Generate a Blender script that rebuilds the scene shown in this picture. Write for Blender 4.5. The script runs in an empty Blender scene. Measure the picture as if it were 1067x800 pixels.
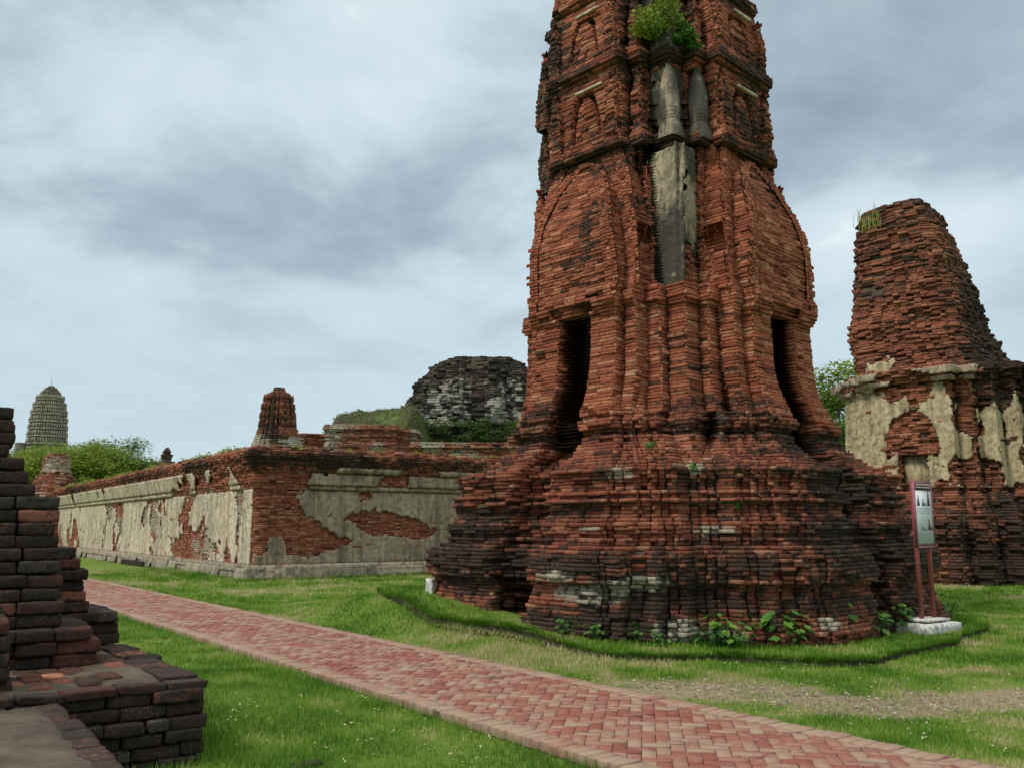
import bpy, math, random
import numpy as np
from mathutils import Vector, Matrix
R_=math.radians
rng=np.random.default_rng(7); random.seed(7)
sc=bpy.context.scene
# ------------------------------------------------------------------ camera
F_PX=926.0; PITCH=R_(9.14); EYE=1.6
cam=bpy.data.cameras.new('camera'); cam.lens=F_PX/1067*36; cam.sensor_width=36; cam.clip_start=.05; cam.clip_end=3000
co=bpy.data.objects.new('camera',cam); sc.collection.objects.link(co)
co.location=(0,0,EYE); co.rotation_euler=(R_(90)+PITCH,0,0); sc.camera=co
def ray(px,py):
    a=(px-533.5)/F_PX; b=-(py-400)/F_PX
    return np.array([a,math.cos(PITCH)-b*math.sin(PITCH),math.sin(PITCH)+b*math.cos(PITCH)])
def G(px,py,z=0.):                       # where the line of sight meets height z (surveying helper)
    d=ray(px,py); t=(z-EYE)/d[2]; return d*t+np.array([0,0,EYE])
def at(px,py,Y):
    d=ray(px,py); return d*(Y/d[1])+np.array([0,0,EYE])
# ------------------------------------------------------------------ world
SUN_EL=R_(52); SUN_AZ=R_(238)            # heading clockwise from +Y : sun behind-left
w=bpy.data.worlds.new('World'); sc.world=w; w.use_nodes=True
nt=w.node_tree; nt.nodes.clear()
def N(nt,t,**k):
    n=nt.nodes.new(t)
    for a,b in k.items():
        if a=='inp':
            for i,v in b.items(): n.inputs[i].default_value=v
        else: setattr(n,a,b)
    return n
def L(nt,a,b): nt.links.new(a,b)
def math_(nt,op,a,b=None,clamp=False):
    n=nt.nodes.new('ShaderNodeMath'); n.operation=op; n.use_clamp=clamp
    for i,v in enumerate((a,b)):
        if v is None: continue
        if isinstance(v,(int,float)): n.inputs[i].default_value=v
        else: nt.links.new(v,n.inputs[i])
    return n.outputs[0]
def mapr(nt,v,a,b,c=0.,d=1.,interp='SMOOTHSTEP'):
    n=nt.nodes.new('ShaderNodeMapRange'); n.interpolation_type=interp
    nt.links.new(v,n.inputs[0])
    for i,x in enumerate((a,b,c,d)): n.inputs[i+1].default_value=x
    return n.outputs[0]
def mixc(nt,f,a,b,mode='MIX'):
    n=nt.nodes.new('ShaderNodeMix'); n.data_type='RGBA'; n.blend_type=mode
    for s,v in ((n.inputs[0],f),(n.inputs[6],a),(n.inputs[7],b)):
        if isinstance(v,(int,float)): s.default_value=v
        elif isinstance(v,tuple): s.default_value=v if len(v)==4 else (*v,1)
        else: nt.links.new(v,s)
    return n.outputs[2]
tc=N(nt,'ShaderNodeTexCoord'); gen=tc.outputs['Generated']
sky=N(nt,'ShaderNodeTexSky',sky_type='NISHITA'); sky.sun_disc=False; sky.sun_elevation=SUN_EL; sky.sun_rotation=SUN_AZ
sky.air_density=1; sky.dust_density=2
skc=N(nt,'ShaderNodeVectorMath',operation='SCALE'); L(nt,sky.outputs[0],skc.inputs[0]); skc.inputs['Scale'].default_value=.8
sep=N(nt,'ShaderNodeSeparateXYZ'); L(nt,gen,sep.inputs[0])
zc=math_(nt,'ADD',math_(nt,'MAXIMUM',sep.outputs[2],0.),.22)
cx_=math_(nt,'DIVIDE',sep.outputs[0],zc); cy_=math_(nt,'DIVIDE',sep.outputs[1],zc)
cmb=N(nt,'ShaderNodeCombineXYZ'); L(nt,cx_,cmb.inputs[0]); L(nt,cy_,cmb.inputs[1])
n1=N(nt,'ShaderNodeTexNoise',inp={'Scale':1.9,'Detail':9.,'Roughness':.56,'Distortion':.25}); L(nt,cmb.outputs[0],n1.inputs['Vector'])
n2=N(nt,'ShaderNodeTexNoise',inp={'Scale':.55,'Detail':3.,'Roughness':.5,'Distortion':.2}); L(nt,cmb.outputs[0],n2.inputs['Vector'])
def blob(px,py,rad,amp):                 # one cloud bank: a direction in the sky, an angular size
    d=ray(px,py); d=d/np.linalg.norm(d)
    v=N(nt,'ShaderNodeVectorMath',operation='DISTANCE'); L(nt,gen,v.inputs[0]); v.inputs[1].default_value=tuple(d)
    e=mapr(nt,v.outputs['Value'],0.,rad,amp,0.); return e
dens=math_(nt,'ADD',math_(nt,'MULTIPLY',math_(nt,'SUBTRACT',n1.outputs[0],.5),2.1),math_(nt,'MULTIPLY',math_(nt,'SUBTRACT',n2.outputs[0],.5),.5))
for b_ in [(330,55,.13,.62),(460,40,.11,.55),(400,130,.09,.25),(120,135,.14,.35),(180,20,.12,-.25),(60,200,.14,-.35),(150,210,.13,-.5),(250,215,.13,-.55),(350,215,.12,-.5),
           (450,205,.12,-.45),(540,150,.12,-.35),(520,60,.1,-.2),(0,40,.16,-.25),(850,90,.2,-.5),(960,110,.2,-.6),(1060,60,.16,-.5),(850,240,.07,.45),(920,205,.06,.3),(980,240,.12,.25),(1040,280,.1,.2),
           (260,60,.13,-.2),(230,120,.1,.2)]:
    dens=math_(nt,'ADD',dens,blob(b_[0],b_[1],b_[2]*1.25,b_[3]*(.5 if b_[3]>0 else .46)))
# lower sky smooths out: cloud structure fades to an even pale veil near the horizon
vis=mapr(nt,sep.outputs[2],.13,.34,.16,1.)
dens=math_(nt,'MULTIPLY',dens,vis)
cr=N(nt,'ShaderNodeValToRGB'); L(nt,math_(nt,'ADD',math_(nt,'MULTIPLY',dens,.8),.5,True),cr.inputs[0])
el=cr.color_ramp.elements
el[0].position=.0; el[0].color=(.20,.255,.305,1)
el[1].position=1.; el[1].color=(.72,.77,.80,1)
e=el.new(.3); e.color=(.30,.37,.425,1)
e=el.new(.5); e.color=(.41,.51,.56,1)
e=el.new(.75); e.color=(.50,.575,.62,1)
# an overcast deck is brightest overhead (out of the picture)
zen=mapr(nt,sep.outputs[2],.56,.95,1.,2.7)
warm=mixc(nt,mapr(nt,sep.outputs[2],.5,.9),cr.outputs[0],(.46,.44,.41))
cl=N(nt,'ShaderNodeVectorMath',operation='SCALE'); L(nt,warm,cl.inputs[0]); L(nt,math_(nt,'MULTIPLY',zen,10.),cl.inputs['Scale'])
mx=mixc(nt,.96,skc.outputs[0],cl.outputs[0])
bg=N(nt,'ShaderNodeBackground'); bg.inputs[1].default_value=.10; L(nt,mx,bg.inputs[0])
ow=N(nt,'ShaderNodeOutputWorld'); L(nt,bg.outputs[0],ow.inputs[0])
# ------------------------------------------------------------------ sun
sl=bpy.data.lights.new('sun','SUN'); sl.energy=1.5; sl.angle=R_(10); sl.color=(1,.95,.87)
so=bpy.data.objects.new('sun',sl); sc.collection.objects.link(so)
sd=Vector((math.sin(SUN_AZ)*math.cos(SUN_EL),math.cos(SUN_AZ)*math.cos(SUN_EL),math.sin(SUN_EL)))
so.rotation_euler=sd.to_track_quat('Z','Y').to_euler()
sc.view_settings.view_transform='Standard'; sc.view_settings.look='None'; sc.view_settings.exposure=.52; sc.view_settings.gamma=1
sc.cycles.use_denoising=True; sc.cycles.max_bounces=6
# ------------------------------------------------------------------ helpers
def smooth(a,b,x):
    t=np.clip((np.asarray(x,float)-a)/(b-a),0,1); return t*t*(3-2*t)
def hash3(ix,iy,iz):
    h=(ix.astype(np.int64)*374761393+iy.astype(np.int64)*668265263+iz.astype(np.int64)*2147483647)&0xffffffff
    h=((h^(h>>13))*1274126177)&0xffffffff; h=h^(h>>16); return (h&0xffff)/65535.
def vnoise(p,s=1.,seed=0.):
    p=np.asarray(p,float)*s+seed*17.31; i=np.floor(p).astype(np.int64); f=p-i; f=f*f*(3-2*f); r=0
    for a in (0,1):
        for b in (0,1):
            for c in (0,1):
                wgt=(f[...,0] if a else 1-f[...,0])*(f[...,1] if b else 1-f[...,1])*(f[...,2] if c else 1-f[...,2])
                r=r+wgt*hash3(i[...,0]+a,i[...,1]+b,i[...,2]+c)
    return r
def fbm(p,s=1.,o=3,seed=0.):
    r=0;a=1.;t=0
    for k in range(o): r=r+a*vnoise(p,s*2**k,seed+k*3.7); t+=a; a*=.5
    return r/t
def tag(o,label=None,cat=None,group=None,kind=None):
    if label: o['label']=label
    if cat: o['category']=cat
    if group: o['group']=group
    if kind: o['kind']=kind
    return o
def empty(name,loc,label,cat,group=None):
    o=bpy.data.objects.new(name,None); sc.collection.objects.link(o); o.location=[float(v) for v in loc]; o.empty_display_size=.3
    return tag(o,label,cat,group)
class Acc:
    def __init__(s): s.v=[];s.c=[];s.f=[];s.m=[];s.n=0
    def add(s,v,faces,mat=0,col=None):
        v=np.asarray(v,float).reshape(-1,3); k=len(v)
        c=np.zeros((k,4)) if col is None else np.broadcast_to(np.asarray(col,float),(k,4))
        s.v.append(v); s.c.append(c)
        fa=np.asarray(faces) if not isinstance(faces,list) else None
        if fa is not None: s.f.append((fa+s.n)); s.m.append(np.full(len(fa),mat))
        else:
            for f in faces: s.f.append(np.asarray([f])+s.n); s.m.append(np.array([mat]))
        s.n+=k
    def batch(s,V,topo,mat=0,col=None):   # V (n,k,3), topo (q,r), col (n,4) or (n,k,4)
        n,k,_=V.shape
        if n==0: return
        if col is None: C=np.zeros((n,k,4))
        else:
            col=np.asarray(col,float); C=np.repeat(col[:,None,:],k,1) if col.ndim==2 else col
        fa=(np.asarray(topo)[None]+np.arange(n)[:,None,None]*k).reshape(-1,np.asarray(topo).shape[1])
        s.v.append(V.reshape(-1,3)); s.c.append(C.reshape(-1,4)); s.f.append(fa+s.n); s.m.append(np.full(len(fa),mat)); s.n+=n*k
    def build(s,name,mats,parent=None,smooth_=False,loc=None):
        me=bpy.data.meshes.new(name); V=np.concatenate(s.v); C=np.concatenate(s.c)
        if parent is not None: V=V-np.array((parent.parent or parent).matrix_basis.translation)
        elif loc is not None: V=V-np.asarray(loc,float)
        ls=np.concatenate([np.full(len(f),f.shape[1]) for f in s.f]); li=np.concatenate([f.reshape(-1) for f in s.f]); mi=np.concatenate(s.m)
        me.vertices.add(len(V)); me.vertices.foreach_set('co',V.reshape(-1).astype(np.float32))
        me.loops.add(len(li)); me.loops.foreach_set('vertex_index',li.astype(np.int32))
        me.polygons.add(len(ls)); st=np.concatenate([[0],np.cumsum(ls)[:-1]])
        me.polygons.foreach_set('loop_start',st.astype(np.int32)); me.polygons.foreach_set('loop_total',ls.astype(np.int32))
        me.polygons.foreach_set('material_index',mi.astype(np.int32))
        if smooth_: me.polygons.foreach_set('use_smooth',np.ones(len(ls),bool))
        at_=me.attributes.new('col','FLOAT_COLOR','POINT'); at_.data.foreach_set('color',C.reshape(-1).astype(np.float32))
        me.update(calc_edges=True); me.validate()
        for m in (mats if isinstance(mats,(list,tuple)) else [mats]): me.materials.append(m)
        o=bpy.data.objects.new(name,me); sc.collection.objects.link(o)
        if parent is not None: o.parent=parent
        elif loc is not None: o.location=[float(x) for x in loc]
        return o
BOXF=np.array([[0,3,2,1],[4,5,6,7],[0,1,5,4],[1,2,6,5],[2,3,7,6],[3,0,4,7]])
def box(acc,c,sx,sy,sz,ang=0,mat=0,col=None,tap=0.):
    x=np.array([-1,1,1,-1,-1,1,1,-1])*.5; y=np.array([-1,-1,1,1,-1,-1,1,1])*.5; z=np.array([0,0,0,0,1,1,1,1.])
    k=1-tap*z; X=x*sx*k;Y=y*sy*k; ca,sa=math.cos(ang),math.sin(ang)
    acc.add(np.stack([c[0]+X*ca-Y*sa,c[1]+X*sa+Y*ca,c[2]+z*sz],1),BOXF,mat,col)
# ---- course work: every brick is its own little solid --------------------------------------
B12=np.array([[8,9,10,11],[4,5,9,8],[5,6,10,9],[6,7,11,10],[7,4,8,11],[0,1,5,4],[1,2,6,5],[2,3,7,6],[3,0,4,7]])
class Bricks:
    def __init__(s): s.P=[];s.T=[];s.L=[];s.H=[];s.D=[];s.E=[]
    def course(s,poly,z,h,bl=.27,D=.2,closed=True,skip=(),gap=.005):
        n=len(poly); ph=rng.random()
        for i in range(n if closed else n-1):
            if i in skip: continue
            a=poly[i]; b=poly[(i+1)%n]; e=b-a; l=float(np.hypot(*e))
            if l<.02: continue
            t=e/l; k=max(1,int(round(l/bl)))
            if k==1: cuts=np.array([0,l])
            else:
                off=(ph+rng.random()*.2)%1*.5+.25
                cuts=np.concatenate([[0],(np.arange(k-1)+off+ .5*0+.25+rng.normal(0,.07,k-1))*(l/k)+0,[l]]); cuts=np.clip(np.sort(cuts),0,l)
            for c0,c1 in zip(cuts[:-1],cuts[1:]):
                if c1-c0<.03: continue
                m=a+t*(c0+c1)/2; s.P.append((m[0],m[1],z+h/2)); s.T.append((t[0],t[1],0)); s.L.append(c1-c0-gap); s.H.append(h-gap*.4); s.D.append(D); s.E.append(min(m.dot(t)*0+c0,l-c1))
    def finish(s,acc,big=.03,small=.012,warp=.03,bev=.012,mould=None,pale=None,drop=0.,seed=0,yaw=.03,bscale=.8,lean=None,mat=0):
        P=np.array(s.P);T=np.array(s.T);Ln=np.array(s.L);H=np.array(s.H);D=np.array(s.D);E=np.array(s.E);n=len(P)
        if n==0: return
        keep=np.ones(n,bool)
        if drop>0: keep=(rng.random(n)>drop*(.3+1.4*vnoise(P,1.3,seed+5)))
        P,T,Ln,H,D,E=P[keep],T[keep],Ln[keep],H[keep],D[keep],E[keep]; n=len(P)
        o=(fbm(P*[1,1,2],bscale,3,seed)-.5)*2*big+rng.normal(0,small,n)+(rng.random(n)<.06)*rng.normal(0,small*2.2,n)
        o-=(E<.02)*np.abs(rng.normal(0,small*1.3,n))
        P0=P.copy()
        P=P+np.stack([0*o,0*o,(fbm(P*[1,1,.35],.45,2,seed+9)-.5)*2*warp+rng.normal(0,.0018,n)],1)
        if lean is not None: P=P+lean(P)
        ya=rng.normal(0,yaw,n); ca,sa=np.cos(ya),np.sin(ya)
        T=np.stack([T[:,0]*ca-T[:,1]*sa,T[:,0]*sa+T[:,1]*ca,rng.normal(0,.012,n)],1)
        Nn=np.stack([T[:,1],-T[:,0],np.zeros(n)],1)
        Z=np.array([0,0,1.])
        b=np.minimum(bev*(.6+.9*rng.random(n)),H*.3)
        st=np.array([-1,1,1,-1.]);sz=np.array([-1,-1,1,1.])
        V=np.zeros((n,12,3))
        for k in range(4):
            V[:,k]=P+T*(st[k]*Ln/2)[:,None]+Z*(sz[k]*H/2)[:,None]-Nn*D[:,None]
            V[:,4+k]=P+T*(st[k]*Ln/2)[:,None]+Z*(sz[k]*H/2)[:,None]+Nn*(o-b*1.1)[:,None]
            V[:,8+k]=P+T*(st[k]*(Ln/2-b*1.1))[:,None]+Z*(sz[k]*(H/2-b*.8))[:,None]+Nn*(o)[:,None]
        V[:,4:]+=rng.normal(0,.0035,(n,8,3))*np.minimum(1,H/.055)[:,None,None]
        C=np.zeros((n,4)); C[:,0]=np.clip(rng.beta(2,2,n)*.8+.2*fbm(P0,.7,2,seed+3),0,1)
        C[:,1]=mould(P0) if mould is not None else .2
        C[:,1]=np.clip(C[:,1]+rng.normal(0,.06,n)+(rng.random(n)<.05)*.2,0,1)
        C[:,2]=pale(P0) if pale is not None else 0
        C[:,1]=np.clip(C[:,1]-.28*np.clip(C[:,2],0,1),0,1)
        C[:,3]=rng.random(n)
        acc.batch(V,B12,mat,C)
def dedupe(p,eps=.004):
    q=[p[0]]
    for x in p[1:]:
        if np.hypot(*(x-q[-1]))>eps: q.append(x)
    if np.hypot(*(q[0]-q[-1]))<eps: q.pop()
    return np.array(q)
def poly_normals(p,closed=True):
    e=np.roll(p,-1,0)-p; l=np.hypot(e[:,0],e[:,1]); t=e/l[:,None]; return np.stack([t[:,1],-t[:,0]],1)
def offset(p,d):
    n=poly_normals(p); m=np.roll(n,1,0); dt=np.maximum(1+(n*m).sum(1),.35); return p+d*(n+m)/dt[:,None]
def chamfer(p,c,cc=0):
    if c<=0: return p
    q=[];n=len(p)
    for i in range(n):
        a,b,d=p[i-1],p[i],p[(i+1)%n]; u=b-a; v=d-b; cr=u[0]*v[1]-u[1]*v[0]
        if cr>1e-4:
            lu=np.hypot(*u); lv=np.hypot(*v); k=min(c,lu*.4,lv*.4); q.append(b-u/lu*k); q.append(b+v/lv*k)
        elif cc>0 and cr<-1e-4:
            lu=np.hypot(*u); lv=np.hypot(*v); k=min(cc,lu*.42,lv*.42)
            if max(lu,lv)>.9: q.append(b)
            else: q.append(b-u/lu*k); q.append(b+v/lv*k)
        else: q.append(b)
    return np.array(q)
def redent(steps,b,n=0.,dn=0.,dirs=(1,1,1,1)):
    """CCW redented square: steps [(R,a)..] from the middle of a face to the diagonal corner (b,b); notch half width n depth dn in faces"""
    half=[]
    for k,(Rr,a) in enumerate(steps):
        half.append((Rr,a)); nx=steps[k+1][0] if k+1<len(steps) else b; half.append((nx,a))
    q=half+[(b,b)]
    quad=[np.array(x) for x in q]+[np.array((y,x)) for x,y in half[::-1]]
    pts=[]
    for f in range(4):
        ang=f*math.pi/2; c,s=round(math.cos(ang)),round(math.sin(ang)); M=np.array([[c,-s],[s,c]])
        fm=[]
        if dn>0 and n>0 and dirs[f]:
            R0=steps[0][0]; fm=[np.array((R0,-n)),np.array((R0-dn,-n)),np.array((R0-dn,n)),np.array((R0,n))]
        pts+= [M@x for x in fm]+[M@x for x in quad]
    return dedupe(np.array(pts))
def rot2(p,ang,c):
    ca,sa=math.cos(ang),math.sin(ang); return p@np.array([[ca,sa],[-sa,ca]])+np.asarray(c)[:2]
def core(acc,p,z,h,inset,mat=1,col=(0.5,.5,0,0),lean=None):
    q=offset(p,-inset); n=len(q); v=np.zeros((2*n,3)); v[:n,:2]=q; v[n:,:2]=q; v[:n,2]=z-.02; v[n:,2]=z+h-.014
    if lean is not None: v=v+lean(v)
    sides=np.array([[i,(i+1)%n,n+(i+1)%n,n+i] for i in range(n)])
    acc.add(v,sides,mat,col); acc.f.append(np.array([[acc.n-2*n+n+i for i in range(n)]])); acc.m.append(np.array([mat]))
def interp(tab,z): a=np.array(tab,float); return np.array([np.interp(z,a[:,0],a[:,k]) for k in range(1,a.shape[1])])
# ------------------------------------------------------------------ materials
def newmat(name,rough=.95,spec=.2):
    m=bpy.data.materials.new(name); m.use_nodes=True; t=m.node_tree; b=t.nodes['Principled BSDF']; b.inputs['Roughness'].default_value=rough; b.inputs['Specular IOR Level'].default_value=spec
    return m,t,b
def ramp(t,v,stops):
    r=t.nodes.new('ShaderNodeValToRGB'); e=r.color_ramp.elements
    e[0].position=stops[0][0]; e[0].color=(*stops[0][1],1); e[1].position=stops[-1][0]; e[1].color=(*stops[-1][1],1)
    for p,c in stops[1:-1]: x=e.new(p); x.color=(*c,1)
    t.links.new(v,r.inputs[0]); return r.outputs[0]
def noise(t,scale,detail=4,rough=.6,vec=None,dist=0.):
    n=t.nodes.new('ShaderNodeTexNoise'); n.inputs['Scale'].default_value=scale; n.inputs['Detail'].default_value=detail; n.inputs['Roughness'].default_value=rough; n.inputs['Distortion'].default_value=dist
    if vec is not None: t.links.new(vec,n.inputs['Vector'])
    return n.outputs[0]
def geo(t,scale=None):
    g=t.nodes.new('ShaderNodeNewGeometry').outputs['Position']
    if scale:
        m=t.nodes.new('ShaderNodeVectorMath'); m.operation='MULTIPLY'; t.links.new(g,m.inputs[0]); m.inputs[1].default_value=scale; g=m.outputs[0]
    return g
def bump(t,b,h,strength=.5,dist=.02):
    n=t.nodes.new('ShaderNodeBump'); n.inputs['Strength'].default_value=strength; n.inputs['Distance'].default_value=dist; t.links.new(h,n.inputs['Height']); t.links.new(n.outputs[0],b.inputs['Normal'])
def attr(t):
    a=t.nodes.new('ShaderNodeAttribute'); a.attribute_name='col'; s=t.nodes.new('ShaderNodeSeparateColor'); t.links.new(a.outputs['Color'],s.inputs[0]); return s.outputs[0],s.outputs[1],s.outputs[2],a.outputs['Alpha']
def brick_mat(name,stops,mouldcol=(.017,.0145,.011),pale=(.40,.36,.27),fs=14.,lich=(.28,.27,.22),bs=.6,moss=0.):
    m,t,b=newmat(name); r,g,bl,al=attr(t); P=geo(t)
    c=ramp(t,r,stops)
    f=noise(t,fs,5,.65,P); f2=noise(t,fs*5,3,.6,P); lo=noise(t,1.1,3,.55,P)
    c=mixc(t,1.,c,ramp(t,f,[(.28,(.50,.48,.46)),(.72,(1.4,1.38,1.35))]),'MULTIPLY')
    c=mixc(t,mapr(t,f2,.60,.75,0,.30),c,(.36,.27,.21))
    # lime wash left on some faces
    c=mixc(t,mapr(t,math_(t,'ADD',bl,math_(t,'MULTIPLY',math_(t,'SUBTRACT',f,.5),1.0)),.42,.58),c,ramp(t,f2,[(.3,tuple(x*.75 for x in pale)),(.7,pale)]))
    # black mould with its own ragged outline
    mm=math_(t,'ADD',g,math_(t,'ADD',math_(t,'MULTIPLY',math_(t,'SUBTRACT',f,.5),1.15),math_(t,'MULTIPLY',math_(t,'SUBTRACT',lo,.5),.6)))
    c=mixc(t,mapr(t,mm,.40,.64,0,.93),c,ramp(t,f2,[(.3,mouldcol),(.55,tuple(x*1.6 for x in mouldcol)),(.75,(.085,.07,.055))]))
    c=mixc(t,mapr(t,math_(t,'MULTIPLY',math_(t,'MULTIPLY',al,f2),1.),.56,.66,0,.6),c,lich)
    if moss>0:
        mn=noise(t,3.,4,.6,P); c=mixc(t,mapr(t,mn,.62,.72,0,moss),c,(.11,.115,.075))
    t.links.new(c,b.inputs['Base Color']); bump(t,b,math_(t,'ADD',f,math_(t,'MULTIPLY',f2,.5)),bs,.015)
    return m
RED=[(0,(.09,.032,.022)),(.2,(.19,.055,.034)),(.42,(.28,.083,.046)),(.66,(.345,.12,.064)),(.85,(.41,.19,.11)),(1,(.42,.28,.19))]
DUL=[(0,(.09,.04,.03)),(.25,(.17,.065,.042)),(.5,(.27,.095,.055)),(.75,(.34,.14,.08)),(1,(.36,.21,.14))]
M={}
M['brick']=brick_mat('weathered red brick',RED)
M['brick_base']=brick_mat('mould stained brick',[(a,(c[0]*.86,c[1]*.9,c[2]*.95)) for a,c in RED],fs=9.,bs=.9,moss=.45)
M['brick_old']=brick_mat('old dull brick',DUL,fs=11.)
M['brick_near']=brick_mat('blackened brick',[(0,(.05,.024,.018)),(.4,(.13,.05,.036)),(.7,(.22,.085,.055)),(1,(.36,.17,.11))],mouldcol=(.018,.015,.013),fs=16,lich=(.2,.19,.16),bs=1.)
M['laterite']=brick_mat('dark laterite',[(0,(.03,.027,.024)),(.4,(.05,.043,.036)),(.7,(.09,.075,.06)),(1,(.17,.14,.11))],pale=(.36,.34,.29),fs=1.6,lich=(.2,.2,.17))
M['wallbrick']=brick_mat('wall brick',[(0,(.13,.045,.03)),(.3,(.24,.075,.045)),(.6,(.34,.12,.07)),(1,(.42,.24,.16))],fs=8.)
def mat_mortar(name,a=(.10,.07,.05),b_=(.03,.028,.024),moss=.3):
    m,t,b=newmat(name); P=geo(t); f=noise(t,3,5,.65,P); g=noise(t,30,3,.6,P)
    c=ramp(t,f,[(.3,b_),(.6,a),(.8,tuple(x*1.6 for x in a))]); c=mixc(t,mapr(t,noise(t,1.7,4,.6,P),.52,.66,0,moss),c,(.075,.11,.03))
    c=mixc(t,mapr(t,g,.6,.75,0,.4),c,(.2,.15,.11)); t.links.new(c,b.inputs['Base Color']); bump(t,b,g,.8,.01); return m
M['mortar']=mat_mortar('lime mortar core')
M['topcrust']=mat_mortar('blackened mortar top',(.10,.078,.058),(.035,.03,.026),.12)
def mat_plaster(name,base=(.50,.45,.34),dark=(.20,.185,.15),black=.6,bl=.5,streak=True):
    m,t,b=newmat(name); P=geo(t); S=geo(t,(2.4,2.4,.35))
    f=noise(t,1.,5,.6,S); g=noise(t,7,5,.65,P); h=noise(t,50,3,.6,P)
    c=ramp(t,f,[(.3,dark),(.45,tuple(x*.8 for x in base)),(.62,base),(.8,tuple(min(x*1.15,1) for x in base))])
    c=mixc(t,1.,c,ramp(t,g,[(.3,(.55,.53,.49)),(.6,(1.1,1.1,1.09))]),'MULTIPLY')
    k=noise(t,.9,5,.7,geo(t,(1.3,1.3,.5))); c=mixc(t,mapr(t,k,bl+.05,bl+.2,0,black),c,(.045,.043,.037))
    sk=noise(t,1.,4,.65,geo(t,(5.5,5.5,.22))); c=mixc(t,mapr(t,sk,.50,.66,0,.55),c,tuple(x*.55 for x in dark)); pt=noise(t,2.2,5,.7,P); c=mixc(t,mapr(t,pt,.56,.66,0,.5),c,tuple(x*1.25 for x in base))
    v=t.nodes.new('ShaderNodeTexVoronoi'); v.feature='DISTANCE_TO_EDGE'; v.inputs['Scale'].default_value=1.6; t.links.new(P,v.inputs['Vector'])
    c=mixc(t,mapr(t,v.outputs[0],.0,.012,.65,0),c,(.06,.05,.04))
    t.links.new(c,b.inputs['Base Color']); bump(t,b,math_(t,'ADD',g,math_(t,'MULTIPLY',h,.4)),.5,.02); return m
M['plaster']=mat_plaster('lime plaster',(.64,.54,.41),(.33,.265,.18),.75,.50)
M['plaster_grey']=mat_plaster('shade toned mouldy plaster',(.43,.345,.25),(.19,.145,.10),.7,.50)  # darker base colour holds the wall's off-sun shade, along with stains and mould
M['plaster_tower']=mat_plaster('blackened plaster',(.40,.335,.23),(.06,.05,.04),.92,.33)
M['plinth']=mat_plaster('grey plinth plaster',(.36,.31,.23),(.17,.145,.11),.85,.5)
M['plaster_cream']=mat_plaster('cream plaster',(.52,.43,.27),(.28,.22,.14),.8,.52)
m,t,b=newmat('whitewashed concrete'); c=ramp(t,noise(t,9,5,.7,geo(t)),[(.35,(.22,.21,.19)),(.55,(.62,.61,.57))]); t.links.new(c,b.inputs['Base Color']); M['white']=m
def mat_ground():
    m,t,b=newmat('lawn soil',1.,.1); r,g,bl,al=attr(t); P=geo(t); a=noise(t,.5,5,.6,P); f=noise(t,6,5,.7,P); h=noise(t,60,3,.6,P)
    c=ramp(t,a,[(.3,(.09,.18,.022)),(.5,(.14,.22,.035)),(.72,(.20,.24,.06))])
    c=mixc(t,mapr(t,f,.5,.7,0,.5),c,(.17,.16,.07)); c=mixc(t,mapr(t,h,.35,.6,.45,0),c,(.04,.07,.014))
    grav=ramp(t,h,[(.3,(.14,.11,.065)),(.5,(.25,.20,.13)),(.7,(.36,.30,.21))])
    c=mixc(t,mapr(t,math_(t,'ADD',r,math_(t,'MULTIPLY',math_(t,'SUBTRACT',f,.5),.9)),.38,.62),c,grav)
    t.links.new(c,b.inputs['Base Color']); bump(t,b,h,.9,.02); return m
M['ground']=mat_ground()
M['soil']=mat_mortar('dark cut soil',(.06,.055,.025),(.03,.03,.015),.9)
def mat_leaf(name,stops,trans=.25,rough=.6):
    m,t,b=newmat(name,rough,.25); r,g,bl,al=attr(t); c=ramp(t,r,stops); t.links.new(c,b.inputs['Base Color'])
    tr=t.nodes.new('ShaderNodeBsdfTranslucent'); t.links.new(c,tr.inputs[0]); mx=t.nodes.new('ShaderNodeMixShader'); mx.inputs[0].default_value=trans
    o=t.nodes['Material Output']; t.links.new(b.outputs[0],mx.inputs[1]); t.links.new(tr.outputs[0],mx.inputs[2]); t.links.new(mx.outputs[0],o.inputs[0]); return m
M['grass']=mat_leaf('grass blades',[(0,(.07,.17,.012)),(.35,(.13,.27,.022)),(.65,(.22,.33,.045)),(.85,(.34,.36,.11)),(1,(.48,.42,.22))],.4)
M['leaf']=mat_leaf('weed leaves',[(0,(.03,.10,.015)),(.5,(.06,.17,.025)),(1,(.14,.27,.04))])
M['leaf_tree']=mat_leaf('tree leaves',[(0,(.03,.07,.012)),(.4,(.07,.13,.02)),(.75,(.13,.20,.035)),(1,(.22,.27,.06))])
M['leaf_bright']=mat_leaf('feathery leaves',[(0,(.05,.10,.012)),(.4,(.11,.18,.02)),(.75,(.20,.28,.035)),(1,(.30,.35,.06))],.35)
M['leaf_yel']=mat_leaf('yellow green leaves',[(0,(.06,.14,.015)),(.5,(.16,.25,.03)),(.85,(.30,.34,.05)),(1,(.62,.55,.06))])
m,t,b=newmat('bark'); c=ramp(t,noise(t,6,4,.6,geo(t)),[(.3,(.05,.035,.025)),(.7,(.16,.12,.09))]); t.links.new(c,b.inputs['Base Color']); M['bark']=m
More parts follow.
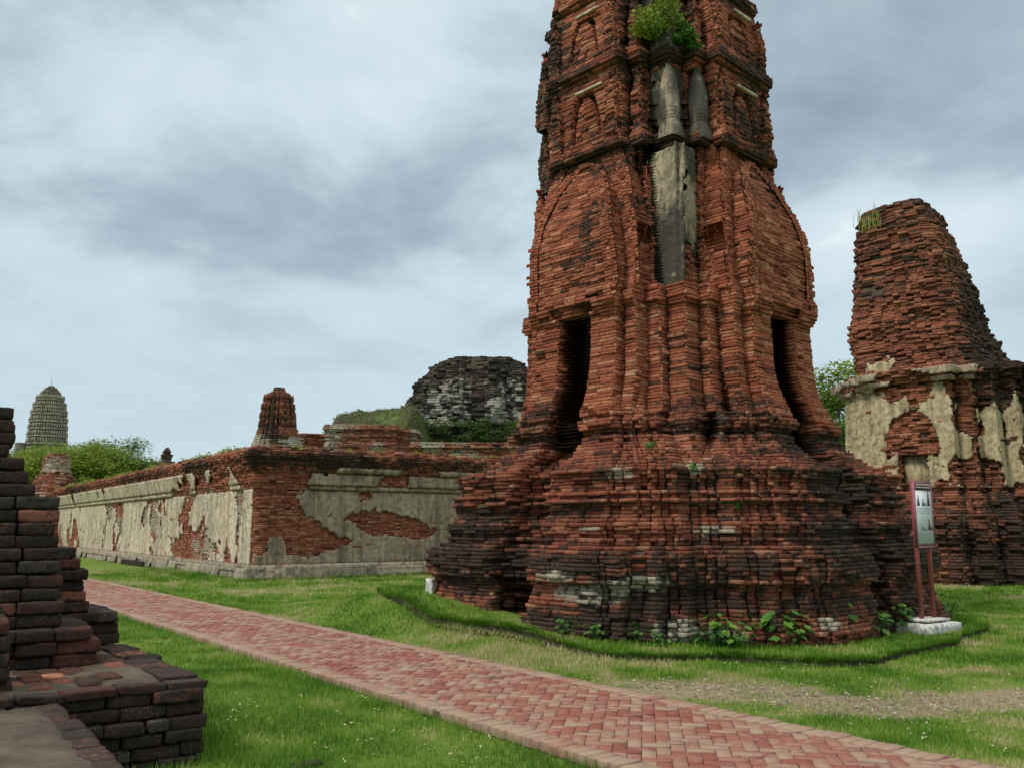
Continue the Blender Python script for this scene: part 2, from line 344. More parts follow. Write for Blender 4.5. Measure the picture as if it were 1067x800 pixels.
def mat_paver():
    m,t,b=newmat('clay paver',.8,.3); r,g,bl,al=attr(t); P=geo(t)
    c=ramp(t,r,[(0,(.195,.058,.043)),(.3,(.235,.078,.056)),(.55,(.26,.105,.076)),(.8,(.275,.15,.108)),(1,(.30,.20,.145))])
    f=noise(t,22,4,.6,P); h=noise(t,120,2,.6,P); lo=noise(t,1.3,4,.6,P)
    dust=math_(t,'ADD',math_(t,'MULTIPLY',g,.62),math_(t,'ADD',math_(t,'MULTIPLY',math_(t,'SUBTRACT',f,.5),1.1),math_(t,'MULTIPLY',math_(t,'SUBTRACT',lo,.5),1.3)))
    c=mixc(t,mapr(t,dust,.06,.5,0,.8),c,(.31,.225,.16))
    c=mixc(t,mapr(t,h,.3,.45,.35,0),c,(.12,.05,.04)); c=mixc(t,mapr(t,noise(t,3.3,5,.7,P),.54,.72,0,.55),c,(.10,.055,.045)); t.links.new(c,b.inputs['Base Color']); bump(t,b,math_(t,'ADD',f,h),.5,.008); return m
M['paver']=mat_paver()
m,t,b=newmat('sand bed'); c=ramp(t,noise(t,40,4,.6,geo(t)),[(.3,(.045,.04,.022)),(.7,(.12,.09,.06))]); t.links.new(c,b.inputs['Base Color']); M['bed']=m
def flat(name,col,rough=.6,spec=.3,var=.15):
    m,t,b=newmat(name,rough,spec); f=noise(t,15,4,.6,geo(t)); c=ramp(t,f,[(.3,tuple(x*(1-var) for x in col)),(.7,tuple(min(1,x*(1+var)) for x in col))]); t.links.new(c,b.inputs['Base Color']); return m
M['maroon']=flat('maroon painted steel',(.27,.075,.06),.5); M['panel']=flat('pale blue sign sheet',(.66,.71,.74),.35,.4,.04); M['ink']=flat('printed ink',(.10,.045,.05),.6)
M['lettering']=flat('pale lettering',(.62,.55,.50),.6); M['frame']=flat('pink magenta frame',(.30,.10,.14),.5)
M['greystone']=brick_mat('grey stucco',[(0,(.09,.082,.07)),(.4,(.16,.15,.125)),(.7,(.25,.23,.19)),(1,(.36,.33,.27))],pale=(.4,.38,.32),mouldcol=(.035,.035,.033),fs=.7,bs=.3)
M['stone']=flat('lichened stone',(.26,.24,.19),.95,.1,.6)
# ------------------------------------------------------------------ survey of the site
E2=np.array([.819,.574]); E1=np.array([-.574,.819])          # the site's two building directions
CX=16.0*ray(697,549)[0]/ray(697,549)[1]; TC=np.array([CX,16.0]); TR=R_(43)
PP=np.array([-.42,7.61]); PD=np.array([-.596,.803]); PN=np.array([.803,.596]); PW=2.0   # path edge, direction, width
def pathco(x,y):
    dx=x-PP[0]; dy=y-PP[1]; return dx*PD[0]+dy*PD[1], dx*PN[0]+dy*PN[1]
WK=np.array([-8.0,27.9])                                       # wall corner
# verge radius as function of bearing
lip=[(395,628),(420,633),(550,657),(647,680),(750,681),(854,686),(913,685),(940,676),(1002,659),(1040,640)]
lz=[.33,.32,.2,.1,.09,.09,.09,.09,.09,.09]; lp=[G(*q,z_)[:2]-TC for q,z_ in zip(lip,lz)]; la=[math.atan2(v[1],v[0]) for v in lp]; lr=[float(np.hypot(*v)) for v in lp]
la=[a+2*math.pi if a<0 else a for a in la]
LA=np.array([min(la)-1.2]+[a for a in la]+[max(la)+1.2]); LR=np.array([6.1]+lr+[6.1]); o_=np.argsort(LA); LA=LA[o_]; LR=LR[o_]
def verge_r(ang):
    ang=np.mod(ang-.3,2*math.pi)+.3
    return np.interp(ang,LA,LR,left=6.1,right=6.1)
LFT=TC+rot2(np.array([[-4.0,1.6]]),TR,(0,0))[0]
def bumpz(x,y):
    t_,s_=pathco(x,y); return .50*np.exp(-((x-LFT[0]+.3)**2+(y-LFT[1]-1.0)**2)/(2*2.1**2))*smooth(2.25,3.5,s_)
def vergez(x,y): return .075+bumpz(x,y)
blobs=[(*G(760,718)[:2],1.1,.55),(*G(860,728)[:2],1.0,.35),(*G(1000,732)[:2],1.9,.5),(*G(700,712)[:2],.8,.35),(*G(930,740)[:2],.9,.3),(*G(1080,725)[:2],1.6,.5)]
def gpos(px,py,dz=0.):
    p=G(px,py,.1)
    for _ in range(6): p=G(px,py,float(vergez(p[0],p[1]))+dz)
    return p
def dirt(x,y):
    p=np.stack([x,y,0*x],-1); d=(fbm(p,.9,4,2)-.53)*1.5
    for bx,by,rx,ry in blobs:
        q=((x-bx)/rx)**2+((y-by)/ry)**2; d=np.maximum(d,1.05*np.exp(-q)+(fbm(p,2.5,3,4)-.5)*.7*(q<6))
    t_,s_=pathco(x,y); d=np.maximum(d,.55*np.exp(-((s_-PW-.25)/.3)**2)*smooth(.45,.65,fbm(p,.6,2,8)))
    return np.clip(d,0,1)
# ------------------------------------------------------------------ ground
def ground():
    a=Acc()
    xs=np.unique(np.concatenate([np.linspace(-1500,-40,14),np.arange(-40,-14,1.),np.arange(-14,16,.16),np.arange(16,40,1.),np.linspace(40,1500,14)]))
    ys=np.unique(np.concatenate([np.linspace(-1500,-10,12),np.arange(-10,3,1.),np.arange(3,32,.16),np.arange(32,60,1.),np.linspace(60,1500,20)]))
    X,Y=np.meshgrid(xs,ys); p=np.stack([X,Y,0*X],-1); Z=(fbm(p,.8,3,1)-.5)*.05+bumpz(X,Y); t_,s_=pathco(X,Y); Z=np.where((s_>-.3)&(s_<PW+.3),np.minimum(Z,0.0),Z)-.01
    Z-=.10*(np.hypot(X-TC[0],Y-TC[1])<4.8)
    Zc=np.where((np.abs(X)>200)|(np.abs(Y)>200),-.2,Z); V=np.stack([X,Y,Zc],-1).reshape(-1,3); D=dirt(X,Y).reshape(-1)
    C=np.zeros((len(V),4)); C[:,0]=D; nx=len(xs); ny=len(ys); i=np.arange(nx-1)[None]+np.arange(ny-1)[:,None]*nx
    F=np.stack([i,i+1,i+1+nx,i+nx],-1).reshape(-1,4); a.v.append(V);a.c.append(C);a.f.append(F);a.m.append(np.zeros(len(F),int));a.n=len(V)
    tag(a.build('ground',M['ground'],smooth_=True),kind='structure')
    # raised grassy verge round the tower, with a cut turf edge
    a=Acc(); n=220; th=np.linspace(0,2*math.pi,n,endpoint=False); rr=verge_r(th)+ (fbm(np.stack([np.cos(th)*6,np.sin(th)*6,0*th],-1),1.2,5,3)-.5)*.36
    ks=[0,.5,.7,.8,.88,.94,.985,1.0,1.0]; V=[]
    for j,k in enumerate(ks):
        x=TC[0]+np.cos(th)*rr*k; y=TC[1]+np.sin(th)*rr*k; z=vergez(x,y)+(fbm(np.stack([x,y,0*x],-1),1.1,3,6)-.5)*.03
        if k==1.0: z=z-.015
        if j==len(ks)-1: z=z-.13; x=x-np.cos(th)*.03; y=y-np.sin(th)*.03
        V.append(np.stack([x,y,z],-1))
    V=np.concatenate(V); F=[]
    for j in range(len(ks)-1):
        for i in range(n): F.append((j*n+i,(j+1)*n+i,(j+1)*n+(i+1)%n,j*n+(i+1)%n))
    F=np.array(F); half=(len(ks)-2)*n; a.add(V,F[:half],0,(0.1,0,0,0)); a.f.append(F[half:]); a.m.append(np.ones(n,int))
    tag(a.build('grass_verge',[M['ground'],M['soil']],smooth_=False),kind='structure')
ground()
# ------------------------------------------------------------------ path
def clip(poly,nx,ny,d):
    out=[]
    for i in range(len(poly)):
        p=poly[i];q=poly[(i+1)%len(poly)]; a=p[0]*nx+p[1]*ny-d; b=q[0]*nx+q[1]*ny-d
        if a<=0: out.append(p)
        if (a<0<b) or (b<0<a): s=a/(a-b); out.append((p[0]+(q[0]-p[0])*s,p[1]+(q[1]-p[1])*s))
    return out
def path():
    a=Acc(); T0,T1=-9.,42.
    def w(t,s): return PP+PD*t+PN*s
    c=np.array([w(T0,.02),w(T1,.02),w(T1,PW-.02),w(T0,PW-.02)]); v=np.zeros((8,3)); v[:4,:2]=c; v[4:,:2]=c; v[:4,2]=-.15; v[4:,2]=.048
    a.add(v,BOXF[:, ::-1] if False else BOXF,1)
    bw,bh=.102,.062; bor=.215
    V4=[];
    def prism(pl,ztop,col):
        pl=np.array(pl); 
        ar=sum(pl[i][0]*pl[(i+1)%len(pl)][1]-pl[(i+1)%len(pl)][0]*pl[i][1] for i in range(len(pl)))/2
        if abs(ar)<.002: return
        if ar<0: pl=pl[::-1]
        ce=pl.mean(0); inn=ce+(pl-ce)*(1-.07); n=len(pl); b0=ce+(pl-ce)*.966
        dz=rng.normal(0,.003); tl=rng.normal(0,.012,2)
        zt=ztop+dz+(pl-ce)@tl; v=np.zeros((3*n,3)); v[:n,:2]=b0; v[:n,2]=.0; v[n:2*n,:2]=b0; v[n:2*n,2]=zt-.005; v[2*n:,:2]=inn; v[2*n:,2]=zt
        f=[[i,(i+1)%n,n+(i+1)%n,n+i] for i in range(n)]+[[n+i,n+(i+1)%n,2*n+(i+1)%n,2*n+i] for i in range(n)]
        k=a.n; a.add(v,np.array(f),0,col); a.f.append(np.array([[k+2*n+i for i in range(n)]])); a.m.append(np.array([0]))
    # herringbone field at 45 degrees, in path coordinates (t,s)
    c45=math.sqrt(.5)
    for i in range(-20,430):
        for j in range(-235,55):
            m_=(i-j)%4
            if m_==0: cells=(i,j,2,1)
            elif m_==3: cells=(i,j,1,2)
            else: continue
            x0,y0,lx,ly=cells; gx=x0*bw;gy=y0*bw
            q=[(gx,gy),(gx+lx*bw,gy),(gx+lx*bw,gy+ly*bw),(gx,gy+ly*bw)]
            q=[(c45*(x-y)+T0,c45*(x+y)) for x,y in q]     # rotate
            tm=sum(p[0] for p in q)/4; sm=sum(p[1] for p in q)/4
            if sm<bor-.15 or sm>PW-bor+.15 or tm<T0-.1 or tm>24: continue
            q=clip(q,0,1,PW-bor); q=clip(q,0,-1,-bor) if len(q)>2 else []
            if len(q)<3: continue
            q=[w(t_,s_) for t_,s_ in q]; prism(q,bh,(rng.beta(1.3,2.0),rng.random()**2,0,0))
    # soldier borders: bricks side by side across both edges
    for s0,s1,edge in ((0.,bor-.004,1),(PW-bor+.004,PW,1)):
        t_=T0
        while t_<T1:
            l=.105; jj=rng.normal(0,.006); q=[w(t_,s0+jj),w(t_+l-.006,s0+jj),w(t_+l-.006,s1+jj*.3),w(t_,s1+jj*.3)]
            prism(q,bh+.003,(min(1,rng.beta(2.6,1.8)+.12),.45+.5*rng.random(),0,0)); t_+=l
    # far stretch, beyond where single bricks show: larger slabs of bond
    t_=24.
    while t_<T1:
        for s_ in np.arange(bor,PW-bor,.22): prism([w(t_,s_),w(t_+.2,s_),w(t_+.2,min(s_+.215,PW-bor)),w(t_,min(s_+.215,PW-bor))],bh,(rng.beta(1.5,2),rng.random(),0,0))
        t_+=.21
    tag(a.build('path',[M['paver'],M['bed']]),kind='structure')
path()
# ------------------------------------------------------------------ main tower
BASEPROF=[(0,4.0),(.3,4.0),(.34,3.93),(.55,3.9),(.6,3.84),(.78,3.82),(.84,3.92),(1.0,3.98),(1.2,3.98),(1.25,3.86),(1.32,3.66),(1.45,3.58),(1.52,3.64),(1.62,3.66),(1.68,3.54),(1.88,3.50),(1.93,3.57),(2.05,3.58),(2.1,3.47),(2.22,3.45),(2.28,3.50),(2.4,3.48),(2.44,3.34),(2.52,3.18),(2.62,3.02),(2.74,2.9),(2.84,2.82),(2.94,2.72),(3.0,2.68),(3.06,2.76),(3.12,2.82),(3.2,2.82),(3.26,2.70),(3.4,2.64)]
def lean(v):
    v=np.asarray(v); z=np.clip(v[:,2]-5,0,99); return np.stack([-.019*z,0*z,0*z],1)
def tower_mould(P):
    z=P[:,2]; q=rot2(P[:,:2]-TC,-TR,(0,0)); ang=np.arctan2(-q[:,1],-q[:,0])   # 45deg = near corner
    n=.55*fbm(P*[1,1,1.6],.55,4,21)+.45*fbm(P*[.8,.8,5.],.8,3,22); base=np.interp(z,[0,.3,.6,.9,1.1,1.4,1.7,2.1,2.5,2.9,3.02,3.14,3.3,3.7,5,8,10,13],[.48,.45,.48,.45,.56,.53,.45,.41,.41,.48,.68,.44,.35,.22,.19,.27,.34,.40])
    diag=np.exp(-((ang-math.pi/4)/.20)**2)*np.interp(z,[3,4,5,7,9,11],[.1,.2,.20,.36,.48,.44])
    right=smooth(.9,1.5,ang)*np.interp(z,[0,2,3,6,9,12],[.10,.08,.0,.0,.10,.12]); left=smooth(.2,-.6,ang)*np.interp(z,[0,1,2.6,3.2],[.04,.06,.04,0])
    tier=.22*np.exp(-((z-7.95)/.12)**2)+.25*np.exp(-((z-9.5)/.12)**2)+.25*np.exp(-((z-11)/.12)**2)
    return base+diag+right+left+tier+(n-.5)*1.35+(fbm(P*[1.8,1.8,.22],1.,3,27)-.5)*.9*smooth(4.,6.5,z)
def basepale(P):
    q=rot2(P[:,:2]-TC,-TR,(0,0)); ang=np.degrees(np.arctan2(-q[:,1],-q[:,0])); z=P[:,2]
    d=np.zeros(len(P))
    for a0,z0,ra,rz in [(22,.72,10,.2),(31,.86,8,.16),(38,.28,6,.2),(46,.2,5,.12),(15,.95,6,.12),(27,2.33,2.6,.1),(43,2.4,3,.12),(20,1.55,1.4,.07),(46,1.55,4,.1),(66,.35,3,.1)]:
        d=np.maximum(d,.95*np.exp(-((ang-a0)/ra)**2-((z-z0)/rz)**2))
    return d+(vnoise(P,2.5,33)-.5)*.5*(z<2.8)*.5
def build_tower():
    T=empty('brick_tower',(TC[0],TC[1],0),'tall leaning red brick temple tower with niches and stepped mouldy base beside the path','tower')
    h=.054
    # --- base
    B=Bricks(); A=Acc(); z=-.06
    while z<3.34:
        R0=float(interp(BASEPROF,z)[0])+rng.normal(0,.022); k=smooth(2.3,3.2,z)
        bd=int(z/.42)*7; jt=[.016*math.sin(bd*1.7+q*2.3) for q in range(8)]; rt=[(1,.46+jt[0]),(.95+jt[1],.54+jt[2]),(.895+jt[3],.615+jt[4]),(.83+jt[5],.675)]; rb=[(1,.40),(.92,.44),(.88,.50),(.82,.56)]; st=[(R0*(a[0]*(1-k)+b[0]*k),R0*(a[1]*(1-k)+b[1]*k)) for a,b in zip(rt,rb)]; bb=R0*(.725*(1-k)+.73*k)
        nn=float(np.interp(z,[0,1,2.6,3.3],[.30,.42,.40,.36]))+rng.normal(0,.015); dn=float(np.interp(z,[0,.5,2.5,2.9,3.3],[.26,.38,.6,.6,.52]))+rng.normal(0,.04)
        p=redent(st,bb,nn,dn,(1,1,1,1)); p=chamfer(p,float(np.interp(z,[0,2.6,3.3],[.05,.06,.04])),float(np.interp(z,[0,2.4,2.9],[.13,.13,0]))); p=rot2(p,TR,TC)
        B.course(p,z,h,.25,.34); core(A,p,z,h,.09); z+=h
    zb=z
    B.finish(A,big=.06,small=.013,warp=.03,bev=.008,mould=tower_mould,pale=basepale,drop=.012,seed=1,yaw=.03,bscale=1.5)
    A.build('base',[M['brick_base'],M['mortar']],T)
    # --- body: redented shaft with tiers
    tiers=[7.95,9.5,11.0,12.5,13.6]
    def shaft(z):
        if z<5.35: b=float(np.interp(z,[3.3,3.6,4.0,5.0,5.12,5.3],[1.95,1.86,1.8,1.78,1.86,1.84])); rat=[(1.20,.64),(1.10,.80)]
        elif z<7.9: b=float(np.interp(z,[5.35,7.6,7.7,7.9],[1.70,1.50,1.51,1.52])); rat=[(1.22,.58),(1.11,.64)]
        else:
            b=float(np.interp(z,[7.9,9.4,10.2,11,12,13,14,14.8,15.3],[1.48,1.49,1.47,1.37,1.20,1.0,.78,.5,.2])); rat=[(1.32,.55),(1.16,.74)]
            for t_ in tiers:
                d=z-t_
                if -.14<=d<.10: b+=.09 if d>-.06 else .05
        return b,rat
    def recess(z):                       # the wall behind the antefixes steps back inside each tier
        for i,t_ in enumerate(tiers):
            if t_+.12<z<t_+1.30-(.1*i): return .19
        return 0.
    B=Bricks(); A=Acc(); z=zb
    while z<15.25:
        b,rat=shaft(z); r=recess(z); st=[(b*x,b*y) for x,y in rat]
        n_,dn=0,0
        if z<4.98: n_,dn=.34,.2
        for i,t_ in enumerate(tiers[:4]):
            if t_+.3<z<t_+1.15-.1*i: n_,dn=(.34-.03*i)*math.sqrt(max(.05,1-((z-t_-.3)/(.95-.1*i))**2)),.22
        p=redent(st,b,n_,dn) if not r else redent([(b*rat[0][0],b*rat[0][1]),(b*rat[1][0]-r,b*rat[1][1]-.02)],b-r*1.1,n_,dn)
        p=chamfer(p,.035); p=rot2(p,TR,TC); B.course(p,z,h,.23,.22); core(A,p,z,h,.07,lean=lean); z+=h
    B.finish(A,yaw=.016,big=.035,small=.0055,warp=.04,bev=.0055,mould=tower_mould,pale=lambda P:(vnoise(P,1.7,3)-.78)*1.2+.5*np.exp(-((P[:,2]-7.3)/.5)**2)*(vnoise(P,3,8)>.86),drop=.006,seed=2,lean=lean)
    A.build('body',[M['brick'],M['mortar']],T)
    # --- four porches with a niche under a pointed gable, a wider gable standing behind each
    for f in range(4):
        for kind in (0,1):
            B=Bricks(); A=Acc(); z=3.3 if kind==0 else 5.32
            top=7.75 if kind==0 else 8.35
            while z<top:
                if kind==0:
                    Rr=float(np.interp(z,[3.3,3.5,3.8,4.2,4.9,5.0,5.12,5.3,5.4,6.2,6.7,7.2,7.7],[2.72,2.62,2.50,2.44,2.42,2.49,2.56,2.56,2.50,2.54,2.45,2.28,2.06]))
                    a=float(np.interp(z,[3.3,3.6,4.9,5.05,5.3],[.98,.92,.90,.96,.95]))
                    if z>5.3: a=.96*math.sqrt(max(.02,1-((z-5.3)/2.45)**2.5))**1.1
                    n_,dn=(.35,.48) if z<4.98 else ((.46,.10) if z<5.18 else (0,0))
                else:
                    Rr=float(np.interp(z,[5.3,6.6,8.4],[2.24,2.18,1.86])); a=1.18*math.sqrt(max(.02,1-((z-5.3)/3.1)**2.2)); n_,dn=0,0
                if z>5.3:
                    Rr+=0.0
                if n_>0: pp=[(1.0,-a),(Rr,-a),(Rr,-n_),(Rr-dn,-n_),(Rr-dn,n_),(Rr,n_),(Rr,a),(1.0,a)]
                elif kind==0 and a>.3: pp=[(1.0,-a),(Rr,-a),(Rr,-a+.13),(Rr-.05,-a+.13),(Rr-.05,a-.13),(Rr,a-.13),(Rr,a),(1.0,a)]
                elif a>.35: pp=[(1.0,-a),(Rr,-a),(Rr,-a+.14),(Rr-.05,-a+.14),(Rr-.05,a-.14),(Rr,a-.14),(Rr,a),(1.0,a)]
                else: pp=[(1.0,-a),(Rr,-a),(Rr,a),(1.0,a)]
                pp=np.array(pp); ang=f*math.pi/2; 
                # pilaster layers beside the niche
                p=rot2(chamfer(rot2(pp,ang,(0,0)),.025),TR,TC)
                B.course(p,z,h,.22,.2,skip=(len(p)-1,)); core(A,p,z,h,.06,lean=lean); z+=h
            B.finish(A,yaw=.016,big=.03,small=.0055,warp=.04,bev=.0055,mould=tower_mould,seed=2,lean=lean,drop=.004)
            A.build('porch' if kind==0 else 'gable',[M['brick'],M['mortar']],T)
        # inner pilaster pairs either side of the porch
        for s in (-1,1):
            B=Bricks(); A=Acc(); z=3.3
            while z<6.4:
                Rr=float(np.interp(z,[3.3,3.6,4,5,5.12,5.3,5.5,6.4],[2.46,2.36,2.28,2.26,2.34,2.32,2.24,2.18])); w_=.12 if z<5.5 else .12*max(.2,(6.45-z)/.95)
                yc=s*1.06; pp=rot2(np.array([(1.2,yc-w_),(Rr,yc-w_),(Rr,yc+w_),(1.2,yc+w_)]),f*math.pi/2,(0,0)); p=rot2(chamfer(pp,.02),TR,TC)
                B.course(p,z,h,.2,.16,skip=(len(p)-1,)); z+=h
            B.finish(A,yaw=.016,big=.03,small=.006,warp=.04,bev=.0055,mould=tower_mould,seed=2,lean=lean); A.build('pilaster',[M['brick'],M['mortar']],T)
        # false doors of the upper tiers
        for i,t_ in enumerate(tiers[:3]):
            b,rat=shaft(t_+.4); A=Acc(); B=Bricks(); z=t_+.06; hh=1.0-.1*i
            while z<t_+.06+hh:
                u=max(0.,(z-t_-.06)/hh); a=.27*max(0,1-u**2.4)**.5+.02; Rr=b*1.32-.02
                p=rot2(rot2(chamfer(np.array([(1,-a),(Rr,-a),(Rr,a),(1,a)]),.02),f*math.pi/2,(0,0)),TR,TC); B.course(p,z,h,.2,.14,skip=(len(p)-1,)); z+=h
            B.finish(A,big=.02,small=.008,warp=.04,bev=.006,mould=tower_mould,seed=2,lean=lean); A.build('false_door',[M['brick'],M['mortar']],T)
            # stone lintel bar above it
            A=Acc(); c=rot2(rot2(np.array([[b*1.32+.01,.12]]),f*math.pi/2,(0,0)),TR,TC)[0]; lz=t_+1.2-.1*i
            if i<2:
                box(A,(c[0]-.019*(lz-5),c[1],lz),.06,.62-.1*i,.045,TR+f*math.pi/2,0); A.build('lintel',M['plaster'],T)
    # --- antefixes: little pointed brick or plaster leaves on every tier's corners
    for ti,t_ in enumerate([6.15]+tiers[:4]):
        hh=(1.55,1.28,1.15,1.0,.85)[ti]
        b,rat=shaft(t_+.5)
        spots=[(b*rat[0][0],b*rat[0][1]-.14),(b*rat[1][0]-.02,b*rat[1][1]-.10),(b-.04,b-.04),(b*rat[1][1]-.10,b*rat[1][0]-.02),(b*rat[0][1]-.14,b*rat[0][0])]
        if ti==0: spots=[(b*1.12,b*.84),(b*.84,b*1.12)]
        for f in range(4):
            for si,(sx,sy) in enumerate([(1.77,1.15),(1.15,1.77)] if ti==0 and f==2 else spots):
                pl=f==2 and ((ti==1 and si in (2,3)) or (ti==2 and si==2))
                A=Acc(); B=Bricks(); low=ti==0 and f==2; zb_=5.35 if low else t_+.05; h_=2.3 if low else hh; z=zb_; w0=(.11 if low else .145)*(1-.1*ti)
                while z<zb_+h_:
                    u=(z-zb_)/h_; ww=w0*np.interp(u,[0,.06,.16,.2,.35,.65,.85,1],[1.35,1.3,1.0,.9,1.05,.95,.6,.15])
                    oo=np.array([sx,sy])*(1-(.085*u if low else 0)); pp=np.array([(oo[0]-ww*1.2,oo[1]-ww*1.2),(oo[0]+ww*.75,oo[1]-ww),(oo[0]+ww*.75,oo[1]+ww*.75),(oo[0]-ww,oo[1]+ww*.75)])
                    p=rot2(rot2(chamfer(pp,.03),f*math.pi/2,(0,0)),TR,TC)
                    if pl: core(A,offset(p,.02),z,h+.03,.0,0,lean=lean)
                    else: B.course(p,z,h,.2,.12); core(A,p,z,h,.03,lean=lean)
                    z+=h
                if not pl: B.finish(A,big=.02,small=.012,warp=.04,bev=.006,mould=tower_mould,seed=2,lean=lean)
                A.build('antefix',[M['plaster_tower'],M['plaster_tower']] if pl else [M['brick'],M['mortar']],T)
    # --- plaster still clinging to the near corner
    def sheet(name,pa,pb,z0,z1,mask,mat,off=.05,step=.03,thick=.03,taper=0.):
        pa,pb=[rot2(np.array([q]),TR,TC)[0] for q in (pa,pb)]; e=pb-pa; l=np.hypot(*e); t_=e/l; nrm=np.array([t_[1],-t_[0]])
        nu=max(3,int(l/step)); nv=int((z1-z0)/step); U,Vv=np.meshgrid(np.linspace(0,l,nu),np.linspace(z0,z1,nv))
        of_=off-taper*(Vv-z0); x=pa[0]+t_[0]*U+nrm[0]*of_;y=pa[1]+t_[1]*U+nrm[1]*of_; p=np.stack([x,y,Vv],-1)
        d=(fbm(p,1.5,3,12)-.5)*.05; p[...,0]+=nrm[0]*d; p[...,1]+=nrm[1]*d; p=p+lean(p.reshape(-1,3)).reshape(p.shape)
        p+=np.stack([rng.normal(0,.006,U.shape) for _ in range(3)],-1)
        ok=mask(U/l,(Vv-z0)/(z1-z0),p); cell=ok[:-1,:-1]&ok[1:,1:]; i=np.arange(nu-1)[None]+np.arange(nv-1)[:,None]*nu; i=i[cell]
        if len(i)==0: return
        A=Acc(); F=np.stack([i,i+1,i+1+nu,i+nu],-1); used=np.unique(F); mp=-np.ones(nu*nv,int); mp[used]=np.arange(len(used))
        A.add(p.reshape(-1,3)[used],mp[F]); o=A.build(name,mat,T,smooth_=False); md=o.modifiers.new('t','SOLIDIFY'); md.thickness=thick; md.offset=-1; return o
    def m1(u,v,p): n=fbm(p,2.2,3,3); return (n*.5+.46-np.maximum(0,(.14-v))*3-np.maximum(0,np.abs(u-.5)-.44)*2>.505)
    sheet('plaster_panel',(-1.76,-1.04),(-1.76,-1.76),4.85,7.78,m1,M['plaster_tower'],off=.05,taper=.085)
    sheet('plaster_panel',(-1.66,-1.62),(-1.05,-1.62),5.6,7.8,lambda u,v,p: (fbm(p,2.,3,5)+.3*v>.54)&(u<.9),M['plaster_tower'],off=.04)
    sheet('plaster_panel',(-1.47,-.95),(-1.47,-1.45),9.66,10.9,lambda u,v,p: fbm(p,2.,3,6)>.38,M['plaster_tower'],off=-.03)
    sheet('plaster_panel',(-1.45,-1.46),(-.95,-1.46),9.66,11.0,lambda u,v,p: fbm(p,2.,3,7)>.42,M['plaster_tower'],off=-.03)
    sheet('plaster_panel',(-1.5,-.95),(-1.5,-1.46),8.1,9.35,lambda u,v,p: fbm(p,2.,3,8)>.45,M['plaster_tower'],off=-.05)
    sheet('plaster_panel',(-1.46,-1.5),(-.95,-1.5),8.1,9.35,lambda u,v,p: fbm(p,2.,3,9)>.44,M['plaster_tower'],off=-.05)
    # loose antefix ears standing off the left and right outline
    for (lx,ly,z0,hh,ww) in [(-1.62,1.30,9.0,1.1,.11),(-1.5,1.42,8.1,.8,.10),(-1.9,1.0,7.6,.6,.09),(1.45,-1.35,10.5,.7,.1)]:
        A=Acc(); B=Bricks(); z=z0
        while z<z0+hh:
            u=(z-z0)/hh; w_=ww*(1.15-.75*u**2); p=rot2(np.array([(lx-w_,ly-w_*1.3),(lx+w_,ly-w_*1.3),(lx+w_,ly+w_*1.3),(lx-w_,ly+w_*1.3)]),TR,TC); B.course(p,z,h,.3,.1); core(A,p,z,h,.02,lean=lean); z+=h
        B.finish(A,big=.02,small=.012,warp=.04,bev=.012,mould=lambda P:np.full(len(P),.6),seed=2,lean=lean); A.build('antefix',[M['brick_old'],M['mortar']],T)
    return T
tower=build_tower()
